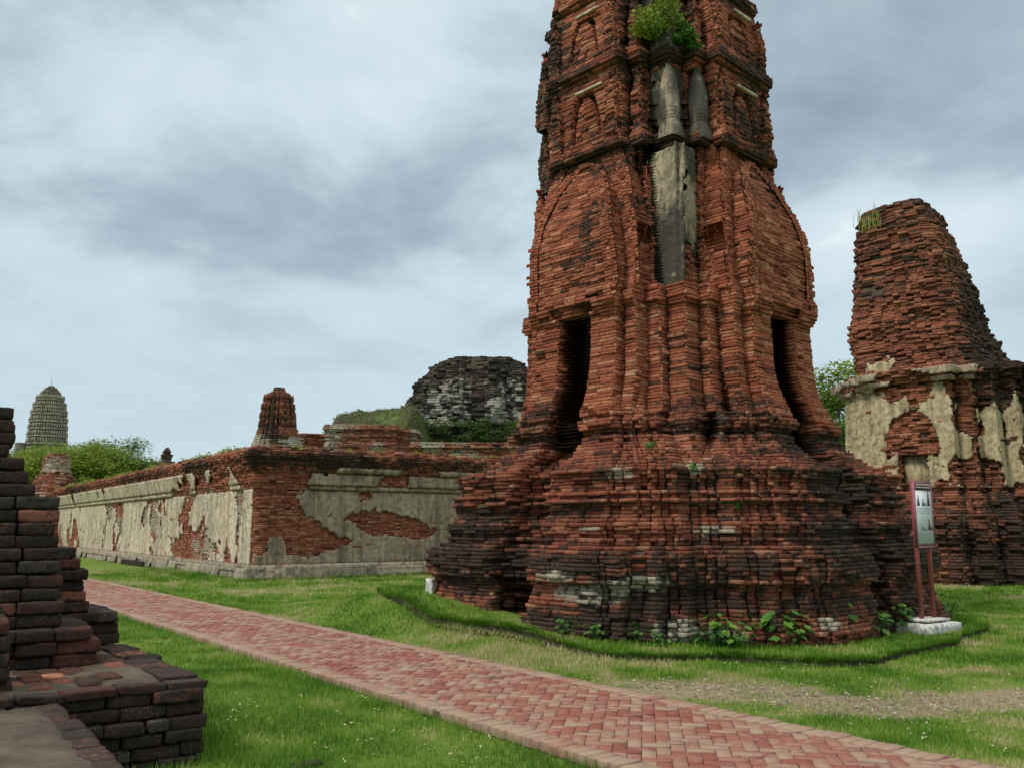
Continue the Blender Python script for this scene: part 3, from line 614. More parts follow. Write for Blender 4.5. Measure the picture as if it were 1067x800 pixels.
# ------------------------------------------------------------------ second ruined tower (right)
Y2=29.; C2=np.array([Y2*ray(998,549)[0]/ray(998,549)[1],Y2])
def build_tower2():
    T=empty('ruined_tower',(C2[0],C2[1],0),'broken brick tower with cream plaster remains behind the information sign','tower')
    A=Acc();B=Bricks(); z=-.05; h=.085
    def mould(P):
        q=P[:,:2]-C2; s=q[:,0]*.9-q[:,1]*.43   # to the right of the axis
        return np.interp(P[:,2],[0,1.5,2.2,3,6,6.6,8,11,12.4],[.62,.55,.42,.2,.18,.36,.34,.42,.56])+smooth(-.6,1.6,s)*np.interp(P[:,2],[0,3,5,6.5,12],[.15,.12,.18,.36,.4])+(fbm(P,.5,4,41)-.5)*.8
    pale=lambda P:(vnoise(P*[1,1,.6],1.1,13)-.62)*1.6*(P[:,2]<8)
    while z<6.45:
        b=float(np.interp(z,[0,.6,.65,1.2,1.3,1.9,2.0,2.4,2.6,5.9,6.0,6.2,6.3,6.45],[3.35,3.3,3.12,3.1,3.2,3.15,2.95,2.8,2.5,2.36,2.5,2.58,2.62,2.5]))*.87+rng.normal(0,.015)
        st=[(b*1.40,b*.56),(b*1.22,b*.78)]; n_,dn=(0,0)
        if 2.6<z<3.75: n_,dn=.42,.35
        p=rot2(chamfer(redent(st,b,n_,dn),.06),TR,C2); B.course(p,z,h,.27,.3); core(A,p,z,h,.1); z+=h
    zb=z; ux=np.array([.904,-.427])   # picture-right on plan, seen from the path
    while z<12.36:
        half=float(np.interp(z,[6.4,7.2,8,9.3,10.4,11.2,11.8,12.2,12.35],[2.72,2.52,2.36,2.16,1.90,1.70,1.54,1.38,1.1])); cen=float(np.interp(z,[6.4,7.7,9.3,11.2,12.3],[-.15,-.66,-.72,-.92,-1.05]))
        th=np.linspace(0,2*math.pi,28,endpoint=False); sq=1/np.maximum(np.abs(np.cos(th)),np.abs(np.sin(th)))**.75
        pp=np.stack([np.cos(th)*sq,np.sin(th)*sq],1)*half*.80; pn=np.zeros((28,3)); pn[:,:2]=pp; pn[:,2]=z*.8
        pp=pp*(1+(fbm(pn,.9,3,51)-.5)*.22)[:,None]; p=rot2(pp,TR,C2+ux*cen); B.course(p,z,h,.27,.4); core(A,p,z,h,.12); z+=h
    B.finish(A,big=.13,small=.034,warp=.05,bev=.013,mould=mould,pale=pale,drop=.03,seed=11,yaw=.07,bscale=.9)
    A.build('brickwork',[M['brick_old'],M['mortar']],T)
    # plaster skin following the redented outline
    def skin(name,z0,z1,off,maskf,mat,b0=2.5,b1=2.36,step=.05):
        b=lambda z: np.interp(z,[z0,z1],[b0,b1]); nz=int((z1-z0)/step); zz=np.linspace(z0,z1,nz); rows=[]
        for z in zz:
            bb=float(b(z))*.87; st=[(bb*1.40,bb*.56),(bb*1.22,bb*.78)]; p=offset(rot2(redent(st,bb),TR,C2),off); n=len(p); r=[]
            # only the sides seen from the path: face -x and the near corner
            for i in range(n):
                a=p[i];c=p[(i+1)%n]; m=(a+c)/2-C2; q=rot2(m[None],-TR,(0,0))[0]
                if not(q[0]<-.9 or q[1]<-.9): continue
                l=np.hypot(*(c-a)); k=max(2,int(math.ceil(l/step))); k={True:k}[True]; r+= [a+(c-a)*j/k for j in range(k+1)]
            rows.append(r)
        nu=min(len(r) for r in rows); P_=np.array([[ (x[0],x[1],z) for x in r[:nu]] for r,z in zip(rows,zz)])
        P_+=rng.normal(0,.008,P_.shape); ok=maskf(P_); gap=np.hypot(*(np.moveaxis(P_[:,1:,:2]-P_[:,:-1,:2],-1,0)))<step*2.5
        cell=ok[:-1,:-1]&ok[1:,1:]&gap[:-1]&gap[1:]; nv=nz; i=np.arange(nu-1)[None]+np.arange(nv-1)[:,None]*nu; i=i[cell]
        A=Acc(); F=np.stack([i,i+1,i+1+nu,i+nu],-1); used=np.unique(F); mp=-np.ones(nu*nv,int); mp[used]=np.arange(len(used)); A.add(P_.reshape(-1,3)[used],mp[F]); o=A.build(name,mat,T); md=o.modifiers.new('t','SOLIDIFY'); md.thickness=.05; md.offset=-1
    ca,sa=math.cos(-TR),math.sin(-TR)
    def loc(P): d=P[...,:2]-C2; return d[...,0]*ca-d[...,1]*sa, d[...,0]*sa+d[...,1]*ca
    def mk(P):
        x,y=loc(P); z=P[...,2]; n=fbm(P*[1,1,.7],.9,4,61); ok=n>.50+.25*smooth(-.6,-2.4,y)*0
        ok|=(y>1.15)&(z>3.2)&(n>.36); ok&=~((np.abs(y)<.80*np.sqrt(np.maximum(0,1-((z-3.75)/1.35)**2)))&(z>3.7)&(z<5.1))
        ok|=(np.abs(np.hypot(y/1.05,(z-3.9)/1.5)-1)<.14)&(z>4.2)&(n>.40); ok&=~((np.abs(y)<.42)&(z<3.8)); ok|=(np.abs(y)<.65)&(np.abs(y)>.44)&(z<3.9)&(n>.45)
        ok&=~((y<-1.6)&(n<.56)); ok&=~((x>-1.5)&(n<.58)); return ok
    skin('plaster_skin',2.75,5.95,.05,mk,M['plaster_cream'])
    def mc(P):
        x,y=loc(P); n=fbm(P,.8,3,63); return (n>.44)&~((y<-1.2)&(n<.56))
    skin('cornice',5.92,6.06,.10,mc,M['plaster_grey'],2.5,2.5,.04); skin('cornice',6.10,6.32,.20,mc,M['plaster_grey'],2.56,2.56,.04)
    skin('cornice',6.36,7.6,.04,lambda P:(fbm(P,.8,4,64)>.5)&(P[...,2]<6.1+1.6*fbm(P,.7,2,65))&(loc(P)[1]>.3),M['plaster_cream'],2.5,2.3)
    A=Acc(); x0=2.5*.87*1.4-.28
    c=[(-x0,.42),(-x0,-.42)]; c=rot2(np.array(c),TR,C2); e=c[1]-c[0]; l=np.hypot(*e); v=[(c[0][0],c[0][1],2.6),(c[1][0],c[1][1],2.6),(c[1][0],c[1][1],3.75),(c[0][0],c[0][1],3.75)]
    nr=rot2(np.array([[-.04,0.]]),TR,(0,0))[0]; v=v+[(p[0]-nr[0],p[1]-nr[1],p[2]) for p in v]; A.add(v,np.array([[0,1,2,3],[7,6,5,4],[0,4,5,1],[1,5,6,2],[2,6,7,3],[3,7,4,0]])); A.build('niche_panel',M['plaster_cream'],T)
    return T
tower2=build_tower2()
# ------------------------------------------------------------------ gallery wall
def build_wall():
    T=empty('boundary_wall',(WK[0],WK[1],0),'long plastered brick wall with ragged corbelled top running back from its corner','wall')
    L1,L2,TH=47.,21.,1.3
    def poly(off):
        p=np.array([WK,WK+E2*L2,WK+E2*L2+E1*TH,WK+E2*TH+E1*TH,WK+E2*TH+E1*L1,WK+E1*L1]); return offset(p,off)
    A=Acc();B=Bricks(); h=.066; z=.42
    prof=[(0,.2),(.5,.0),(2.78,.0),(2.8,.05),(2.92,.07),(2.94,.12),(3.08,.15),(3.10,.10),(3.3,.12),(3.36,.2),(3.5,.26),(3.56,.30),(3.7,.34),(3.76,.40),(3.92,.42),(3.95,.30),(4.05,.25)]
    def mould(P):
        d=P[:,:2]-WK; t2=d@E2; t1=d@E1; z=P[:,2]
        m=np.interp(z,[.4,1,2.6,3.0,3.4,3.7,3.85,4.05],[.34,.2,.22,.36,.5,.68,.62,.5])+(fbm(P,.5,4,71)-.5)*.7; return m-.06*(t1>1)+.05*(t2>.5)
    while z<4.03:
        o=float(interp(prof,z)[0]); p=poly(o); B.course(p,z,h,.26,.3,skip=(1,2,3,4)); core(A,p,z,h,.1); z+=h
    B.finish(A,big=.035,small=.014,warp=.05,bev=.014,mould=mould,pale=lambda P:(fbm(P*[1,1,.8],.9,3,73)-.42)*1.4*(P[:,2]<3.0)*(((P[:,:2]-WK)@E1)>.2)+.28*(((P[:,:2]-WK)@E1)>.2)+.55*(((P[:,:2]-WK)@E2)>.5)*(fbm(P,1.3,3,77)-.35)*(P[:,2]<3),drop=.012,seed=7)
    # rough coping: loose capping bricks, broken here and there
    A.build('brickwork',[M['wallbrick'],M['mortar']],T)
    A=Acc();B=Bricks()
    for k,(z,o) in enumerate([(4.03,.22),(4.09,.05)]):
        p=poly(o); B.course(p,z,.06,.28,.3,skip=(1,2,3,4))
    B.finish(A,big=.10,small=.05,warp=.05,bev=.014,mould=lambda P:.42+(fbm(P,.8,3,72)-.5)*.8,drop=.28,seed=7)
    A.build('coping',[M['wallbrick'],M['mortar']],T)
    # plinth: low battered skirting of grey plaster, broken along its length
    def strip(name,dirv,nrm,t0,t1,z0,z1,off0,off1,maskf,mat,step=.055,thick=.04,org=WK):
        nu=int((t1-t0)/step); nv=max(3,int((z1-z0)/step)); U,Vv=np.meshgrid(np.linspace(t0,t1,nu),np.linspace(z0,z1,nv)); off=off0+(off1-off0)*(Vv-z0)/(z1-z0)
        P=np.stack([org[0]+dirv[0]*U+nrm[0]*off,org[1]+dirv[1]*U+nrm[1]*off,Vv],-1); w_=(fbm(P*[1,1,.35],.45,2,16)-.5)*.0
        P+=rng.normal(0,.008,P.shape); d=(fbm(P,1.,3,9)-.5)*.05; P[...,0]+=nrm[0]*d; P[...,1]+=nrm[1]*d
        ok=maskf(U,Vv,P); cell=ok[:-1,:-1]&ok[1:,1:]; i=np.arange(nu-1)[None]+np.arange(nv-1)[:,None]*nu; i=i[cell]; F=np.stack([i,i+1,i+1+nu,i+nu],-1)
        if nrm is N1: F=F[:,::-1]
        used=np.unique(F); mp=-np.ones(nu*nv,int); mp[used]=np.arange(len(used)); A=Acc(); A.add(P.reshape(-1,3)[used],mp[F]); o=A.build(name,mat,T); md=o.modifiers.new('t','SOLIDIFY'); md.thickness=thick; md.offset=-1; return o
    N1=-E2; N2=-E1
    N1=np.array(N1)
    al=lambda U,V,P: np.ones(U.shape,bool)
    A=Acc()
    for z,h_,o in [(-.05,.33,.30),(.28,.05,.33),(.33,.12,.18)]: core(A,poly(o),z,h_+.014,0.,0)
    # broken face on plinth
    A.build('plinth',[M['plinth']],T)
    strip('plinth_face',E2,N2,-.35,L2,.0,.40,.40,.34,lambda U,V,P:(fbm(P,.9,3,31)+.25*(V<.2)>.40),M['plinth'],thick=.06)
    strip('plinth_face',E1,N1,-.35,L1,.0,.36,.42,.34,lambda U,V,P:(fbm(P,.7,3,32)>.48),M['plinth'],thick=.06)
    # plaster on the side that turns toward the tower
    def mR(U,V,P):
        n=fbm(P,1.1,5,81); n2=(n-.5)*1.7+(fbm(P,4.5,2,85)-.5)*.45
        ok=(U+n2*1.3>1.55+1.55*np.exp(-((V-1.15)/.35)**2))
        ok&=~((((U-5.2)/2.)**2+((V-(1.75-.13*(U-4)))/.30)**2+n2*2.6)<1.)
        ok|=(((U-.75)/.42)**2+((V-.8)/.6)**2+n2)<.8; ok|=(V<.75+n2*.3)
        ok|=(n>.73); return ok&(n>.24)
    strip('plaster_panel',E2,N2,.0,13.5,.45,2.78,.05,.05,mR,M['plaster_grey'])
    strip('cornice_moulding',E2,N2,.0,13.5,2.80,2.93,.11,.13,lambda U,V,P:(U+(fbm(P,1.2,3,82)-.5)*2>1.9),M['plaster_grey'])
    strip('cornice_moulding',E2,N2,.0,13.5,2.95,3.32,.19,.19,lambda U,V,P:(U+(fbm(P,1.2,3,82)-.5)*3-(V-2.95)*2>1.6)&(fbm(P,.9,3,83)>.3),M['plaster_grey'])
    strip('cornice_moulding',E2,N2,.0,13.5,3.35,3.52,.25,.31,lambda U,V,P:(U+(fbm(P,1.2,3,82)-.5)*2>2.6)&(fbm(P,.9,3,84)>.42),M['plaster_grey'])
    # plaster on the long side
    def mL(U,V,P):
        Q=P*[1,1,.55]; n=fbm(Q,.35,4,91); n2=fbm(P,1.2,5,92)-.5+(fbm(P,5.,2,95)-.5)*.35
        th=.385+.17*np.exp(-((U-1.4)/.35)**2)+.20*np.exp(-((V-.75)/.5)**2)*(U<9.5)*(U>2)+.10*np.exp(-((U-12.6)/.5)**2)+.15*np.exp(-((U-19.)/1.1)**2)+.10*(U>27)-.10*np.exp(-((U-6.)/2.6)**2)-.12*np.exp(-((U-16)/2.)**2)-.08*np.exp(-((U-23.)/2.5)**2)
        ok=(n+n2*.55>th)&(U>.12); return ok
    strip('plaster_panel',E1,N1,.0,L1,.45,2.78,.05,.05,mL,M['plaster'],step=.06)
    mm=lambda s,th: (lambda U,V,P:(fbm(P*[1,1,.5],.28,3,s)+(fbm(P,1.3,3,s+1)-.5)*.45>th)&(U>.5))
    strip('cornice_moulding',E1,N1,.0,L1,2.80,2.95,.11,.13,mm(94,.30),M['plaster'],step=.06)
    strip('cornice_moulding',E1,N1,.0,L1,2.97,3.55,.17,.34,mm(94,.30),M['plaster'],step=.06)
    return T
wall=build_wall()
# ------------------------------------------------------------------ foreground brick ruin
def fat(acc,c,l,w_,h,ang,col,seed,amp=.0095,nr=(8,5,4),mat=0,tilt=(0,0)):
    nx,ny,nz=nr; pts={};V=[];F=[]
    def vid(i,j,k):
        if (i,j,k) not in pts: pts[(i,j,k)]=len(V); V.append((i/nx*2-1,j/ny*2-1,k/nz*2-1))
        return pts[(i,j,k)]
    for i in range(nx):
        for j in range(ny):
            F.append((vid(i,j,0),vid(i,j+1,0),vid(i+1,j+1,0),vid(i+1,j,0))); F.append((vid(i,j,nz),vid(i+1,j,nz),vid(i+1,j+1,nz),vid(i,j+1,nz)))
    for i in range(nx):
        for k in range(nz):
            F.append((vid(i,0,k),vid(i+1,0,k),vid(i+1,0,k+1),vid(i,0,k+1))); F.append((vid(i,ny,k),vid(i,ny,k+1),vid(i+1,ny,k+1),vid(i+1,ny,k)))
    for j in range(ny):
        for k in range(nz):
            F.append((vid(0,j,k),vid(0,j,k+1),vid(0,j+1,k+1),vid(0,j+1,k))); F.append((vid(nx,j,k),vid(nx,j+1,k),vid(nx,j+1,k+1),vid(nx,j,k+1)))
    V=np.array(V)*np.array([l,w_,h])/2; r=min(h*.12,.012); inner=np.array([l,w_,h])/2-r; q=np.clip(V,-inner,inner); d=V-q; dl=np.linalg.norm(d,axis=1); m=dl>1e-6; V[m]=q[m]+d[m]/dl[m][:,None]*r
    nn=[fbm(V+seed*3.1,22,3,s+seed)-.5 for s in (1,2,3)]; V+=np.stack(nn,1)*np.array([amp*3,amp*3,amp*1.6])
    V+=(fbm(V+seed,5,2,seed)-.5)[:,None]*np.sign(V)*np.array([amp*2.5,amp*2.5,amp])
    V[:,2]+=V[:,0]*tilt[0]+V[:,1]*tilt[1]
    ca,sa=math.cos(ang),math.sin(ang); W=np.stack([c[0]+V[:,0]*ca-V[:,1]*sa,c[1]+V[:,0]*sa+V[:,1]*ca,c[2]+h/2+V[:,2]],1); acc.add(W,np.array(F),mat,col)
AE2=math.atan2(E2[1],E2[0])
def nearcol(red=.0,mo=.62): return (np.clip(rng.random()*.8+red,0,1),np.clip(mo+.07+rng.normal(0,.14)-red*.45,0,1),.0 if rng.random()>.07 else .55,rng.random())
def stack_rows(A,org,rows,z0,h,wid=2.4,dep=1.0,face_e1=True,red=.0):
    """rows: extent s along E2 (relative to org) of each course's right end; org = plan point on the front line"""
    z=z0
    for ri,row in enumerate(rows):
        s,back=row if isinstance(row,tuple) else (row,0.); x=s; jit=rng.normal(0,.012)
        front=back+jit
        while x>s-wid:                                   # front-face bricks running left
            l=.25+rng.random()*.09 if rng.random()>.16 else .13+.05*rng.random(); c=org+E2*(x-l/2)+E1*(front+.11+rng.normal(0,.009))
            fat(A,(c[0],c[1],z+rng.normal(0,.003)),l-.006,.26,h-.004,AE2+rng.normal(0,.02),nearcol(red),rng.random()*50); x-=l
        y=front+.25
        while y<dep:                                     # right-end bricks running back
            l=.25+rng.random()*.08; c=org+E2*(s-.12+rng.normal(0,.012))+E1*(y+l/2)
            fat(A,(c[0],c[1],z+rng.normal(0,.003)),.27,l-.006,h-.004,AE2+rng.normal(0,.02),nearcol(red),rng.random()*50); y+=l
        c0=org+E2*(s-.1-wid/2)+E1*(front+.12+(dep-front)/2); box(A,(c0[0],c0[1],z-.004),wid-.1,dep-front-.16,h-.006,AE2,1)
        z+=h
    return z
def build_near():
    K=np.array([-2.16,6.44]); T=empty('brick_ruin',(K[0],K[1],0),'blackened stepped brick ruin with flat ledge at the left edge in the foreground','ruin')
    A=Acc(); h=.087
    stack_rows(A,K,[.0,.03,.02,.045,.03,.0],-.02,h,3.4,3.2); 
    # loose, lifted bricks on the rim of the ledge
    zt=-.02+6*h
    x=.05
    for k in range(9):
        l=.26+rng.random()*.12
        if k not in (5,): c=K+E2*(x-l/2)+E1*(.10+rng.normal(0,.015)); fat(A,(c[0],c[1],zt-.014),l-.01,.24,.058,AE2+rng.normal(0,.05),nearcol(.12 if k in (0,3,4,7) else .0,.55),rng.random()*40,tilt=(rng.normal(0,.03),-.06))
        x-=l
    for k in range(8):
        l=.27; c=K+E2*(-.1+rng.normal(0,.02))+E1*(.38+k*l)
        fat(A,(c[0],c[1],zt-.006),.25,l-.01,.055,AE2+rng.normal(0,.05),nearcol(.12 if k in (0,5,8) else .0,.6),rng.random()*40)
    A.build('ledge',[M['brick_near'],M['topcrust']],T)
    # worn bricks laid flat over the ledge, half hidden by a mortar crust
    A=Acc(); u=-.28; row=0
    while u>-3.2:
        v=.28+(row%2)*.14
        while v<3.0:
            l=.27+rng.random()*.05; c=K+E2*(u-.075)+E1*(v+l/2); fat(A,(c[0],c[1],zt-.026+rng.normal(0,.005)),.148,l-.006,.075,AE2+rng.normal(0,.02),nearcol(.25*(rng.random()<.3),.5),rng.random()*40,nr=(4,6,3),tilt=(rng.normal(0,.02),rng.normal(0,.02))); v+=l
        u-=.153; row+=1
    A.build('top_course',[M['brick_near'],M['topcrust']],T)
    A=Acc(); n=60; U,Vv=np.meshgrid(np.linspace(-3.3,-.14,n),np.linspace(.16,3.1,n)); P=np.stack([K[0]+E2[0]*U+E1[0]*Vv,K[1]+E2[1]*U+E1[1]*Vv,0*U+zt+.052],-1); P[...,2]+=(fbm(P,2.2,4,5)-.5)*.075-.05*(smooth(-.3,-.14,U)+smooth(.35,.16,Vv))*.7
    i=np.arange(n-1)[None]+np.arange(n-1)[:,None]*n; A.add(P.reshape(-1,3),np.stack([i,i+1,i+1+n,i+n],-1).reshape(-1,4)); A.build('mortar_crust',M['topcrust'],T,smooth_=True)
    zl=zt+.05
    # upper pier: right end of every course measured against the front line
    def s_at(o,px,z):
        best=None
        lo,hi=-4,4
        for _ in range(40):
            m_=(lo+hi)/2; p=o+E2*m_; yc=p[1]*math.cos(PITCH)+(z-EYE)*math.sin(PITCH); x=533.5+F_PX*p[0]/yc
            if x<px: lo=m_
            else: hi=m_
        return lo
    A=Acc(); o2=G(122,669,zl)[:2]; rows=[]
    pro=[123,124,123,92,91,88,92,84,80]; z=zl; hh=.098
    for k,px in enumerate(pro): rows.append((s_at(o2,px,z),0.)); z+=hh
    stack_rows(A,o2,rows,zl-.01,hh,1.9,.8,red=.05); A.build('rear_pier',[M['brick_near'],M['topcrust']],T)
    A=Acc(); o1=G(102,691,zl)[:2]; rows=[]; pro=[102,104,96,66,69,66,69,66,76,64,62,67,66,40,34,30,14,21,20,19]; z=zl
    for k,px in enumerate(pro): rows.append((s_at(o1,px,z),.0 if k<3 else .06+.012*k)); z+=.1
    stack_rows(A,o1,rows,zl-.01,.1,1.9,1.1,red=.0); A.build('front_pier',[M['brick_near'],M['topcrust']],T)
    # left foremost little pier seen only by its edge
    A=Acc(); o3=G(2,728,.5)[:2]; stack_rows(A,o3,[(s_at(o3,11,.55+k*.1),0) for k in range(5)],.5,.1,.9,.5); A.build('side_pier',[M['brick_near'],M['topcrust']],T)
    # nearer low block
    A=Acc(); o4=G(60,731,.5)[:2]; 
    for k in range(6):
        z=-.02+k*.087; y=.0; 
        while y>-1.9:
            l=.25+rng.random()*.08; c=o4+E2*(-.13+rng.normal(0,.012)-.0*k)+E1*(y-l/2); fat(A,(c[0],c[1],z),.27,l-.006,.083,AE2+rng.normal(0,.03),nearcol(.1),rng.random()*40); y-=l
        x=0.
        while x>-1.6:
            l=.28; c=o4+E2*(x-.3-l/2)+E1*(-.13); fat(A,(c[0],c[1],z),l-.006,.26,.083,AE2+rng.normal(0,.03),nearcol(.1),rng.random()*40); x-=l
        c0=o4+E2*(-1.0)+E1*(-1.0); box(A,(c0[0],c0[1],z-.003),1.75,1.75,.08,AE2,1)
    for (u,v) in [(-.35,-.45),(-.42,-.62),(-.8,-1.0),(-1.0,-.9),(-.6,-1.3)]:
        c=o4+E2*u+E1*v; fat(A,(c[0],c[1],.468),.27,.13,.05,AE2+rng.normal(0,.05),(.7,.42,0,.5),rng.random()*40)
    n=40; U,Vv=np.meshgrid(np.linspace(-1.6,-.05,n),np.linspace(-1.85,-.04,n)); P=np.stack([o4[0]+E2[0]*U+E1[0]*Vv,o4[1]+E2[1]*U+E1[1]*Vv,0*U+.512],-1); P[...,2]+=(fbm(P,3,4,6)-.5)*.04-.03*(smooth(-.2,-.05,U)+smooth(-.2,-.04,Vv))
    i=np.arange(n-1)[None]+np.arange(n-1)[:,None]*n; A.add(P.reshape(-1,3),np.stack([i,i+1,i+1+n,i+n],-1).reshape(-1,4),1)
    A.build('low_block',[M['brick_near'],M['topcrust']],T); return K,o4
KN,KO4=build_near()
# ------------------------------------------------------------------ information sign
def build_sign():
    p=G(968,659,.07); T=empty('information_sign',(p[0],p[1],.05),'pale information board on two maroon posts at the foot of the tower','sign')
    z0=.1; A=Acc(); fat(A,(p[0],p[1],z0-.06),.85,.55,.19,AE2,(0,0,0,0),3.3,amp=.006,nr=(8,6,3)); A.build('base',M['white'],T)
    A=Acc(); fat(A,(p[0]-.02,p[1]-.02,z0+.15),.62,.36,.035,AE2,(0,0,0,0),4.3,amp=.004,nr=(6,4,2)); A.build('base_cap',M['white'],T)
    for s in (-1,1):
        A=Acc(); c=p[:2]+E2*.165*s; box(A,(c[0],c[1],z0+.1),.05,.05,2.10,AE2); A.build('post',M['maroon'],T)
    fr=p[:2]-E1*.045; A=Acc(); zb,zt=z0+1.22,z0+2.17; W=.44
    box(A,(fr[0],fr[1],zb),W,.03,zt-zb,AE2); pn=A.build('panel',M['panel'],T)
    A=Acc()
    for s in (-1,1): c=fr+E2*(W/2+.008)*s; box(A,(c[0],c[1],zb-.02),.022,.045,zt-zb+.04,AE2)
    for zz in (zb-.02,zt): box(A,(fr[0],fr[1],zz),W-.006,.045,.02,AE2)
    A.build('frame',M['frame'],T)
    f2=fr-E1*.018
    A=Acc(); box(A,(f2[0],f2[1],zb+.01),W-.02,.008,.03,AE2); A.build('footer_band',M['ink'],T); A=Acc(); box(A,(f2[0],f2[1],zt-.125),W-.02,.008,.12,AE2); hd=A.build('header_band',M['ink'],T)
    f3=fr-E1*.024; A=Acc()      # two lines of words in the header, dashes at this size
    for zz,ws in ((zt-.05,[.10,.05,.12,.09,.06]),(zt-.09,[.07,.11,.04,.1,.08])):
        x=-.24
        for w_ in ws: c=f3+E2*(x+w_/2)*.78; box(A,(c[0],c[1],zz),w_*.78,.006,.016,AE2); x+=w_+.018
    A.build('lettering',M['lettering'],hd)
    # silhouettes of towers in two rows, text rows beneath
    def sil(u,zz,hh,ww):
        z=0; A=Acc()
        for k,(fw,fh) in enumerate([(1.5,.12),(1.2,.1),(.9,.22),(.5,.25),(.2,.31)]):
            c=f2+E2*u*.78; box(A,(c[0],c[1],zz+z),ww*fw,.006,hh*fh,AE2,tap=.2); z+=hh*fh
        A.build('diagram',M['ink'],pn)
    for u,hh,ww in ((-.18,.15,.06),(-.02,.11,.045),(.05,.05,.035),(.17,.24,.055)): sil(u,zb+.60,hh,ww)
    for u,hh,ww in ((-.08,.06,.035),(.02,.03,.04),(.15,.17,.055),(.22,.06,.04)): sil(u,zb+.24,hh,ww)
    gp_=flat('faint grey print',(.36,.38,.40))
    for zz in [.565,.54,.515,.49,.19,.165,.14,.115,.09]:
        A=Acc()
        x=-.24
        while x<.2:
            w_=.03+rng.random()*.07; c=f2+E2*(x+w_/2)*.78; box(A,(c[0],c[1],zb+zz),w_*.78,.006,.006,AE2); x+=w_+.02
        A.build('text_line',gp_,pn)
build_sign()
# ------------------------------------------------------------------ background monuments
def gx(px,Y,py=445): return Y*ray(px,py)[0]/ray(px,py)[1]
def zof(py,Y,px=533): d=ray(px,py); return EYE+Y*d[2]/d[1]
def mono(name,label,cat,px,Y,prof,mats,ratio=((1.2,.45),(1.1,.7)),rot=.7,h=.2,bl=.6,big=.05,small=.03,mould=None,pale=None,seed=3,part='tower_body',bev=.03,cham=.1):
    C=np.array([gx(px,Y),Y]); T=empty(name,(C[0],C[1],0),label,cat); A=Acc();B=Bricks(); z=prof[0][0]; zt=prof[-1][0]
    while z<zt:
        b=float(interp(prof,z)[0]); p=rot2(chamfer(redent([(b*x,b*y) for x,y in ratio],b),cham*b),rot,C); B.course(p,z,h,bl,.5 if b>1 else .2); core(A,p,z,h,min(.1*b,.15)); z+=h
    B.finish(A,big=big,small=small,warp=.02,bev=bev,mould=mould,pale=pale,drop=.02,seed=seed,yaw=.02,bscale=.4); A.build(part,mats,T); return T,C
# red prang behind the wall corner
Yr=62.; rs=lambda y: zof(y,Yr)
T,C=mono('brick_prang','small red brick prang with pale stucco foot rising over the wall corner','tower',289,Yr,[(0,2.4),(rs(470),1.4),(rs(466),1.36),(rs(452),1.12),(rs(445),1.0),(rs(430),.93),(rs(418),.78),(rs(411),.58),(rs(409),.36),(rs(405),.3)],[M['brick_old'],M['mortar']],h=.13,bl=.35,pale=lambda P:.75*smooth(rs(449),rs(458),P[:,2])*(.3+1.2*fbm(P,.9,3,5)),mould=lambda P:.40+(fbm(P,.8,3,5)-.5)*.9+.22*(np.mod(P[:,2]-rs(445),.92)<.16),seed=5)
for ti in range(4):
    for f in range(4):
        A=Acc()
        for s in (-.62,-.2,.2,.62):
            z=rs(445)+ti*.62; b=float(np.interp(z,[rs(445),rs(430),rs(418)],[1.0,.93,.78])); c=rot2(rot2(np.array([[b*(1.14 if abs(s)<.3 else 1.02)+.06,s*b]]),f*math.pi/2,(0,0)),.7,C)[0]; box(A,(c[0],c[1],z),.14,.13,.42,.7+f*math.pi/2,0,(.35,.38,.0,.3),tap=.55)
        A.build('antefix_row',M['brick_old'],T)
# pale grey prang far off on the left
Yg=240.; gs=lambda y: zof(y,Yg)
gp=[(0,8.5),(gs(470),5.6),(gs(466),5.4),(gs(455),5.25),(gs(440),5.0),(gs(432),4.75),(gs(424),4.3),(gs(416),3.6),(gs(410),2.6),(gs(406),1.6),(gs(403.5),.5)]
gb=lambda z: float(interp(gp,z)[0])*.72
T,C=mono('stone_prang','pale grey bullet shaped prang far away above the trees on the left','tower',50,Yg,[(a,b*.72) for a,b in gp],[M['greystone'],M['greystone']],ratio=((1.22,.4),(1.12,.62),(1.06,.8)),h=.55,bl=1.4,big=.15,small=.06,bev=.08,mould=lambda P:.30+(fbm(P,.12,3,5)-.5)*.5,seed=6)
zt0=gs(463)
for ti in range(7):
    z=zt0+ti*2.0; b=gb(z); h_=1.55-.06*ti; A=Acc()
    for f in range(4):
        for k in range(13):
            s=(k-6)/6*.98; rr=1.24 if abs(s)<.4 else (1.14 if abs(s)<.62 else (1.08 if abs(s)<.82 else 1.0)); c=rot2(rot2(np.array([[b*rr+.02,s*b]]),f*math.pi/2,(0,0)),.7,C)[0]; box(A,(c[0],c[1],z+.25),.34,.30,h_*.85,.7+f*math.pi/2,0,(.75+.2*rng.random(),.2,.0,.5),tap=.45)
    A.build('antefix_row',M['greystone'],T)
    A=Acc(); p=rot2(chamfer(redent([(b*1.27,b*.42),(b*1.17,b*.64),(b*1.1,b*.84)],b*1.05),.1),.7,C); core(A,p,z-.12,.4,0.,0,(.75,.25,0,.3)); A.build('cornice',M['greystone'],T)
A=Acc(); box(A,(C[0],C[1],gs(404)),.12,.12,2.6,0,tap=.6); A.build('spire',M['greystone'],T)
A=Acc(); box(A,(gx(28,Yg),Yg-2,0),2.6,2.6,gs(462),.7,0,(.2,.5,0,.3)); A.build('porch',M['greystone'],T)
